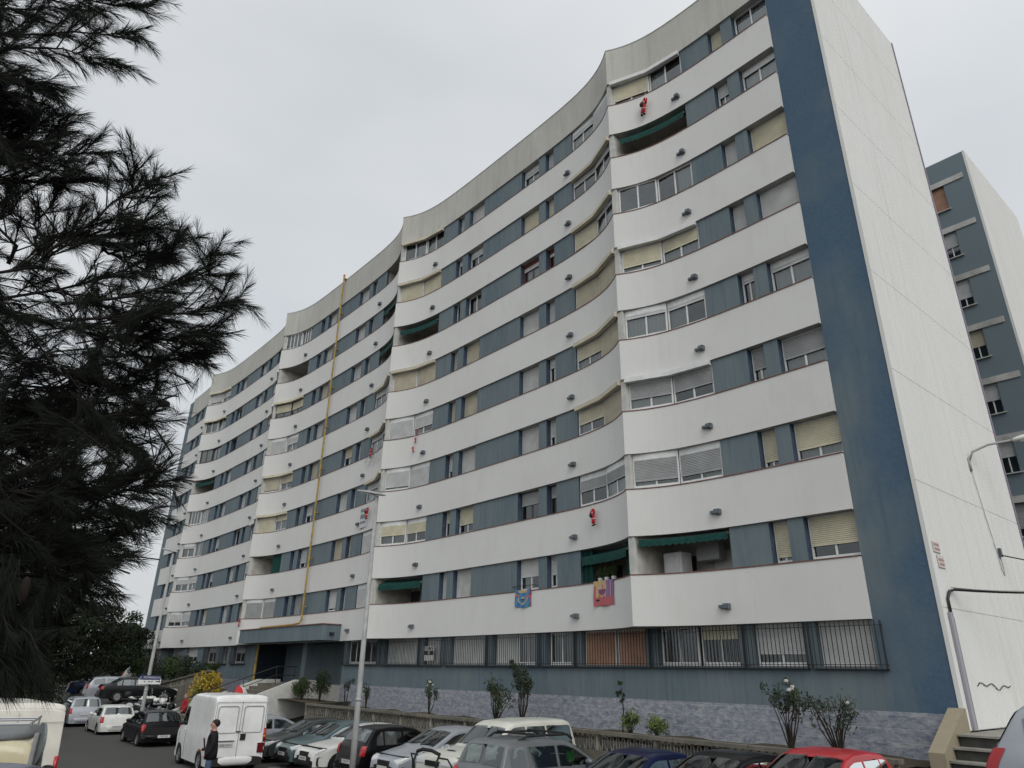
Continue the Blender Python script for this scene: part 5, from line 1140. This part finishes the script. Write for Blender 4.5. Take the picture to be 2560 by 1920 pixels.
# raised parking
pA, pB, pC = atd(350, 1710, 53), atd(306, 1705, 59), atd(258, 1700, 66)
car('sedan', pA.x, pA.y, 84, P_CH, 'black saloon on the raised parking behind the motorcycles', group=GT, dz=-.05)
car('wagon', pB.x, pB.y, 84, P_S, 'light grey car on the raised parking left of the black saloon', group=GT, dz=-.25)
car('sedan', pC.x, pC.y, 82, P_BL, 'blue saloon on the raised parking, leftmost', group=GT, dz=-.2)
car('wagon', -60.5, 2.5, 60, P_W, 'distant white car beyond the far corner of the block', group=None, g=-3.0)
# extras: bull bar, roof box, passenger vest, sticker
b = MB(); L_ = 4.55
for yy in (-.5, .5): b.tube([(L_/2+.16, yy, .45), (L_/2+.22, yy, .9), (L_/2+.12, yy, 1.1)], .028, 8)
b.tube([(L_/2+.12, -.5, 1.1), (L_/2+.16, -.2, 1.17), (L_/2+.16, .2, 1.17), (L_/2+.12, .5, 1.1)], .045, 8); b.tube([(L_/2+.2, -.5, .7), (L_/2+.2, .5, .7)], .022, 8)
for s in (-1, 1): b.tube([(L_/2+.12, s*.5, 1.02), (L_/2+.1, s*.82, 1.02), (L_/2+.0, s*.88, .85), (L_/2+.0, s*.86, .55), (L_/2+.16, s*.5, .5)], .022, 8)
b.build('bull_bar', BLKP, suv)
b = MB(); b.ell((L_/2-.62, 0, 1.11), (.06, .2, .025)); b.build('hood_scoop', BLKP, suv, True)
b = MB()
for s in (-1, 1): b.tube([(.5, s*.58, 1.58), (.3, s*.6, 1.68), (-1.0, s*.6, 1.68), (-1.25, s*.56, 1.58)], .03, 8)
for x in (.15, -.85): b.box(x-.06, x+.06, -.62, .62, 1.69, 1.73)
b.build('roof_bars', BLKP, mpv)
b = MB(); b.tube([(.15, -.86, 1.17), (.15, -.845, 1.175)], .0, 4)
# hi-vis vest over the seat seen through the side window (small green shape on the glass plane inside)
b = MB(); b.ell((.42, -.60, 1.2), (.16, .07, .17)); o = b.build('green_vest', mat('vest_green', (.05, .55, .03), .8), mpv, True)
# white panel van with its rear door details
vp = P_W
van = car('van', -13.65, -7.4, 176.5, paint('van_white', (.72, .72, .71)), 'white high-roof panel van stopped on the road with rear doors facing us', g=-4.72, cat='van', name='panel_van', sx=.9)
Lv, hv = 4.95*.9, .95
b = MB(); xr = -Lv/2-.004
b.box(xr-.006, xr, -.006, .006, .42, 2.25)
for s in (-1, 1):
    b.box(xr-.006, xr, s*.86-.005, s*.86+.005, .5, 2.2)
b.box(xr-.006, xr, -.86, .86, 2.2, 2.212); b.build('door_seam', mat('seam_grey', (.12, .12, .12), .8), van)
GS = mat('groove_grey', (.36, .36, .35), .7)
for s in (-1, 1):
    b = MB(); pts = []
    for cx_, cz_, a0 in ((.70, 2.0, 0), (.18, 2.0, 90), (.18, 1.33, 180), (.70, 1.33, 270)):
        for k in range(5): a = R(a0+22.5*k); pts.append((xr+.02, s*(cx_+.08*cos(a)), cz_+.08*sin(a)))
    pts.append(pts[0]); b.tube([(p[0]+(.035 if p[2] > 1.6 else 0)*0, p[1], p[2]) for p in pts], .02, 6, cap=False); b.build('door_panel_groove', GS, van, True)
    b = MB(); b.box(xr-.03, xr+.1, s*.70, s*.95, .62, .92); b.build('tail_light', mat('dark_red_lamp', (.10, .006, .012), .3), van)
    for z in (.7, 1.55): b = MB(); b.tube([(xr-.02, s*.92, z), (xr-.02, s*.92, z+.1)], .02, 6); b.build('hinge', GS, van)
b = MB(); b.box(xr-.02, xr, -.24, -.06, 1.02, 1.22); b.build('lock_plate', BLKP, van)
b = MB(); b.box(xr-.04, xr, -.05, .1, 1.27, 1.31); b.build('door_handle', GREYP, van)
b = MB(); b.box(xr-.014, xr-.002, .14, .66, .82, .93); pl = b.build('number_plate', PLW, van)
text_obj('plate_text', '0586 BXH', .095, Matrix.Translation((xr-.018, .40, .875)) @ Matrix.Rotation(R(-90), 4, 'Z') @ Matrix.Rotation(R(90), 4, 'X'), BLK, pl, .001)
b = MB(); b.box(xr-.03, xr, .12, .68, .99, 1.02); b.build('plate_lamp_bar', GREYP, van)
b = MB(); b.ell((xr-.01, -.90, 1.12), (.03, .04, .045)); b.build('lit_lamp', AMB, van, True)
# left foreground vehicles
cv = car('van', -6.9, -15.25, 183, P_C, 'cream high-roof van at the left edge, its tail light at the right corner', g=-4.62, cat='van', name='panel_van')
b = MB(); xr = -4.95/2-.004; b.box(xr-.006, xr, -.005, .005, .42, 2.25); b.box(xr-.006, xr, -.9, .9, 2.05, 2.062); b.build('door_seam', GS, cv)
b = MB(); b.box(xr-.03, xr, -.38, -.24, 1.15, 1.18); b.build('door_handle', BLKP, cv)
jp = car('jeep', 1.0, -16.25, 167, P_BE, 'beige boxy jeep with a grey roof and roof rack, left foreground', g=-4.12, cat='jeep', name='small_jeep')
b = MB(); b.ell((-.45, 0, 1.80), (1.25, .68, .07), None, 20, 8, sq=.5); b.build('hard_top', mat('roof_grey', (.12, .125, .125), .5), jp, True)
b = MB()
for x in (-.9, 0, .5): b.tube([(x, -.6, 1.93), (x, .6, 1.93)], .014, 6)
for s in (-1, 1): b.tube([(-1.1, s*.6, 1.95), (.6, s*.6, 1.95)], .016, 6); b.tube([(-.9, s*.6, 1.84), (-.9, s*.6, 1.95)], .014, 6); b.tube([(.4, s*.6, 1.84), (.4, s*.6, 1.95)], .014, 6)
b.build('roof_rack', CHR, jp)
car('sedan', 6.3, -17.0, 155, P_B, 'dark blue saloon, only its roof showing at the lower left corner', g=-3.62)
# ------------------------------------------------------------------ motorcycles
def moto(x, y, hd, pm, label, scoot=False):
    z = ground(x, y); T = empty('motorcycle', (x, y, z), R(hd), label, 'motorcycle', 'motorcycles parked in a row'); T.rotation_euler = (R(-8), 0, R(hd))
    for wx in (-.62, .62):
        b = MB(); r_ = .29
        rows = [[((r_+.055*cos(v_))*cos(2*pi*k/20), .055*sin(v_), (r_+.055*cos(v_))*sin(2*pi*k/20)) for k in range(20)] for v_ in [2*pi*j/8 for j in range(9)]]; b.grid(rows, close=True)
        o = b.build('wheel', RUB, T, True); o.location = (wx, 0, .34); b = MB(); b.tube([(0, -.02, 0), (0, .02, 0)], .22, 16); b.build('rim', RIMM, o)
    b = MB(); b.ell((0, 0, .45), (.32, .15, .2)); b.tube([(-.62, .08, .34), (0, .1, .42)], .03, 6); b.tube([(-.3, -.15, .3), (-.85, -.17, .42)], [.03, .05], 8); b.build('engine', GREYP, T, True)
    b = MB(); b.ell((.12, 0, .80), (.28, .14, .13)); b.ell((.45, 0, .72), (.2, .17, .22)); b.ell((-.55, 0, .82), (.28, .11, .07), Matrix.Rotation(R(14), 3, 'Y')); b.ell((.62, 0, .62), (.24, .07, .05)); b.build('fairing', pm, T, True)
    b = MB(); b.ell((-.28, 0, .84), (.34, .13, .06)); b.build('seat', BLKP, T, True)
    b = MB(); b.tube([(.62, .07, .34), (.42, .08, .95)], .025, 6); b.tube([(.62, -.07, .34), (.42, -.08, .95)], .025, 6); b.tube([(.32, .36, 1.02), (.42, .12, 1.0), (.42, -.12, 1.0), (.32, -.36, 1.02)], .016, 6); b.build('handlebar', IRON, T)
    for s in (-1, 1): b = MB(); b.tube([(.4, s*.25, 1.02), (.42, s*.34, 1.2)], .007, 5); b.ell((.42, s*.36, 1.23), (.02, .07, .045)); b.build('mirror', CHR, T, True)
    b = MB(); b.ell((.62, 0, .82), (.07, .09, .08)); b.build('headlight', LAMP, T, True)
    if scoot: b = MB(); b.ell((-.8, 0, 1.0), (.2, .2, .15), None, 12, 8, sq=.6); b.build('top_case', BLKP, T, True)
for px, py, r_, hd, pm, lb, sc_ in ((345, 1790, 45.5, 80, P_K, 'dark motorcycle nearest the street lamp post', True), (370, 1788, 46.5, 75, P_S, 'silver motorcycle low down behind the lamp post', False), (396, 1785, 44.5, 80, P_W, 'white sporty motorcycle just left of the woman in red', False), (352, 1768, 48.5, 70, P_W, 'white faired motorcycle behind the others, left of the lamp', True), (385, 1762, 48, 85, P_W, 'white motorcycle in the back row right of the lamp', False), (412, 1760, 46.5, 95, P_K, 'black upright motorcycle farthest right in the back row', True), (325, 1785, 47.5, 85, P_K, 'low black motorcycle at the left end of the row', False)):
    p_ = atd(px, py, r_); moto(p_.x, p_.y, hd, pm, lb, sc_)
# ------------------------------------------------------------------ people
def skin_mesh(name, verts, edges, rads, sub=2):
    me = bpy.data.meshes.new(name); me.from_pydata([Vector(v_) for v_ in verts], edges, []); o = bpy.data.objects.new(name+'_tmp', me); COL.objects.link(o)
    sk = o.modifiers.new('s', 'SKIN'); sk.use_smooth_shade = True; ss = o.modifiers.new('u', 'SUBSURF'); ss.levels = sub; ss.render_levels = sub
    for i, r_ in enumerate(rads):
        v_ = me.skin_vertices[0].data[i]; v_.radius = r_ if isinstance(r_, tuple) else (r_, r_); v_.use_root = (i == 0)
    bpy.context.view_layer.update(); m2 = bpy.data.meshes.new_from_object(o.evaluated_get(bpy.context.evaluated_depsgraph_get())); COL.objects.unlink(o); bpy.data.objects.remove(o)
    m2.name = name; return m2
def person(x, y, hd, label, h=1.74, top=None, legs=None, hair=None, hold=None, skirt=False, walk=.0):
    z = ground(x, y); s = h/1.74; T = empty('person', (x, y, z), R(hd), label, 'person'); T.scale = (s, s, s)
    SK = mat('skin', (.42, .25, .19), .6)
    # x forward, y left
    V = [(0, 0, .95), (0, 0, 1.12), (.01, 0, 1.30), (0, 0, 1.42), (0, 0, 1.49), (.015, 0, 1.56), (.02, 0, 1.66), (.01, 0, 1.71),
         (0, .17, 1.41), (-.03, .23, 1.20), (.04, .22, 1.0), (.14, .18, .90), (.19, .15, .87),
         (0, -.17, 1.41), (-.06, -.23, 1.18), (.10, -.20, 1.02), (.22, -.12, 1.02), (.28, -.08, 1.02),
         (0, .09, .92), (.04+walk, .10, .50), (-.02+walk, .10, .10), (.12+walk, .10, .045),
         (0, -.09, .92), (.02-walk, -.10, .50), (-.07-walk, -.10, .10), (.07-walk, -.10, .045)]
    E = [(0, 1), (1, 2), (2, 3), (3, 4), (4, 5), (5, 6), (6, 7), (3, 8), (8, 9), (9, 10), (10, 11), (11, 12), (3, 13), (13, 14), (14, 15), (15, 16), (16, 17), (0, 18), (18, 19), (19, 20), (20, 21), (0, 22), (22, 23), (23, 24), (24, 25)]
    Rr = [(.15, .13), (.15, .13), (.16, .14), (.13, .11), .055, .085, .10, .06, .085, .065, .055, .035, .03, .085, .065, .055, .035, .03, .105, .075, .05, .045, .105, .075, .05, .045]
    me = skin_mesh('body', V, E, Rr)
    for m in (SK, top, legs, BLKP): me.materials.append(m)
    for p in me.polygons:
        c = p.center; r_ = math.hypot(c.x, c.y)
        if c.z > 1.485: k = 0
        elif c.z > .86 and not (c.z < .95 and c.x > .15 and abs(c.y) < .25): k = 1
        elif c.z < .09: k = 3
        else: k = 2
        if (c.x > .155 and c.z < .93 and abs(c.y) > .1 and c.z > .8) or (c.x > .24 and c.z > .95 and c.z < 1.1): k = 0
        p.material_index = k; p.use_smooth = True
    o = bpy.data.objects.new('body', me); COL.objects.link(o); o.parent = T
    b = MB()
    for hx, hy, hz, dn in ((.20, .15, .87, Vector((.35, -.05, -.9))), (.29, -.08, 1.02, Vector((.8, .3, -.3)))):
        dn.normalize(); sdv = Vector((0, 1, 0))
        for k, l in enumerate((.062, .072, .068, .054)):
            o_ = Vector((hx, hy, hz))+sdv*(k-1.5)*.016; b.tube([o_, o_+dn*l*.6, o_+dn*l+Vector((-.012, 0, -.008))], [.009, .008, .006], 6)
        o_ = Vector((hx, hy, hz)); b.tube([o_+sdv*.02, o_+sdv*.045+dn*.03, o_+sdv*.045+dn*.055], [.010, .009, .007], 6)
    b.build('fingers', SK, T, True)
    b = MB(); b.ell((-.012, 0, 1.655), (.112, .092, .105)); 
    if hair is not None and hair[1] > 0: b.ell((-.06, 0, 1.58), (.06, .09, .12))
    b.build('hair', hair[0], T, True)
    b = MB(); b.ell((.118, 0, 1.605), (.022, .013, .02)); b.ell((.02, .098, 1.61), (.02, .012, .03)); b.ell((.02, -.098, 1.61), (.02, .012, .03)); b.build('nose_and_ears', SK, T, True)
    b = MB(); b.ell((.105, .035, 1.635), (.01, .013, .007)); b.ell((.105, -.035, 1.635), (.01, .013, .007)); b.ell((.108, 0, 1.555), (.01, .025, .005)); b.build('eyes_and_mouth', BLKP, T, True)
    # jacket hem
    b = MB(); rows = [[((rx)*cos(2*pi*k/20), ry*sin(2*pi*k/20), z_) for k in range(20)] for z_, rx, ry in ((1.16, .15, .19), (.98, .165, .205), (.80, .16, .20), (.80, .10, .14))]; b.grid(rows, close=True); b.build('jacket_hem', top, T, True)
    return T
JK = mat('black_jacket', (.012, .011, .013), .85, var=.3); JN = mat('blue_jeans', (.07, .11, .18), .9, var=.3, vscale=14); HB = (mat('dark_hair', (.018, .012, .01), .7), 0); HBL = (mat('blond_hair', (.26, .15, .07), .7), 1); RS = mat('red_top', (.30, .02, .025), .85); 
pm_ = atd(531, 1860, 22.6); T = person(pm_.x, pm_.y, math.degrees(math.atan2(-.94, -.33)), 'man in a black jacket and blue jeans standing before the white van, with a folder', 1.76, JK, JN, HB)
b = MB(); b.obox((.20, -.12, 1.16), (.04, .22, .30), Matrix.Rotation(R(12), 3, 'Y')); fo = b.build('dark_folder', mat('folder', (.05, .015, .018), .6)); fo.parent = None
fo.matrix_world = Matrix.Translation(T.location) @ Matrix.Rotation(T.rotation_euler.z, 4, 'Z'); tag(fo, 'dark folder held against the chest of the man in black', 'folder')
pw_ = atd(457, 1790, 45); T = person(pw_.x, pw_.y, math.degrees(math.atan2(-.9, .1)), 'blond person in a red top and dark coat walking with a white bag', 1.68, RS, mat('dark_skirt', (.02, .015, .02), .9), HBL)
b = MB(); b.ell((0, 0, 0), (.10, .05, .17), None, 12, 8, sq=.7); b.tube([(-.05, 0, .15), (0, 0, .27), (.05, 0, .15)], .006, 5); o = b.build('carrier_bag', DW, None, True); o.location = T.location+Vector((.05, -.32, .62)); tag(o, 'white carrier bag hanging from the hand of the blond person', 'bag')
b = MB()
for k in (-1, 1): b.grid([[Vector((-.10-.03*i, k*(.05+.05*j), 1.46-.15*i)) if 0 else Vector((.0-.02*i, k*(.12+.035*j), 1.44-.18*i)) for j in range(3)] for i in range(5)])
o = b.build('dark_coat', JK, T)
pu = atd(590, 1740, 38); T = person(pu.x, pu.y, 200, 'person sheltering under the grey and red umbrella behind the van', 1.65, JK, JK, HB)
b = MB(); mats_ = [mat('umbrella_grey', (.06, .06, .07), .7), mat('umbrella_red', (.45, .03, .03), .7), DW]; n = 8
for k in range(n):
    rows = []
    for i in range(6):
        ph = R(8+62*i/5); row = []
        for j in range(5): a = 2*pi*(k+j/4)/n; rr = .55*sin(ph)*(1-.03*sin(pi*j/4)); row.append((rr*cos(a), rr*sin(a), .55*cos(ph)*.85-.2))
        rows.append(row)
    b.grid(rows, [0, 0, 0, 0, 1, 2, 0, 1][k])
U = b.build('umbrella', mats_, None, True); U.location = T.location+Vector((0, 0, 2.27)); U.rotation_euler = (R(8), 0, R(150)); tag(U, 'open grey umbrella with red and white panels behind the van roof', 'umbrella')
b = MB(); b.tube([(0, 0, .3), (0, 0, -.75)], .01, 6); b.build('shaft', IRON, U)
# long hair of boughs etc. done; a neighbouring block to the east that shades the foot of the end walls
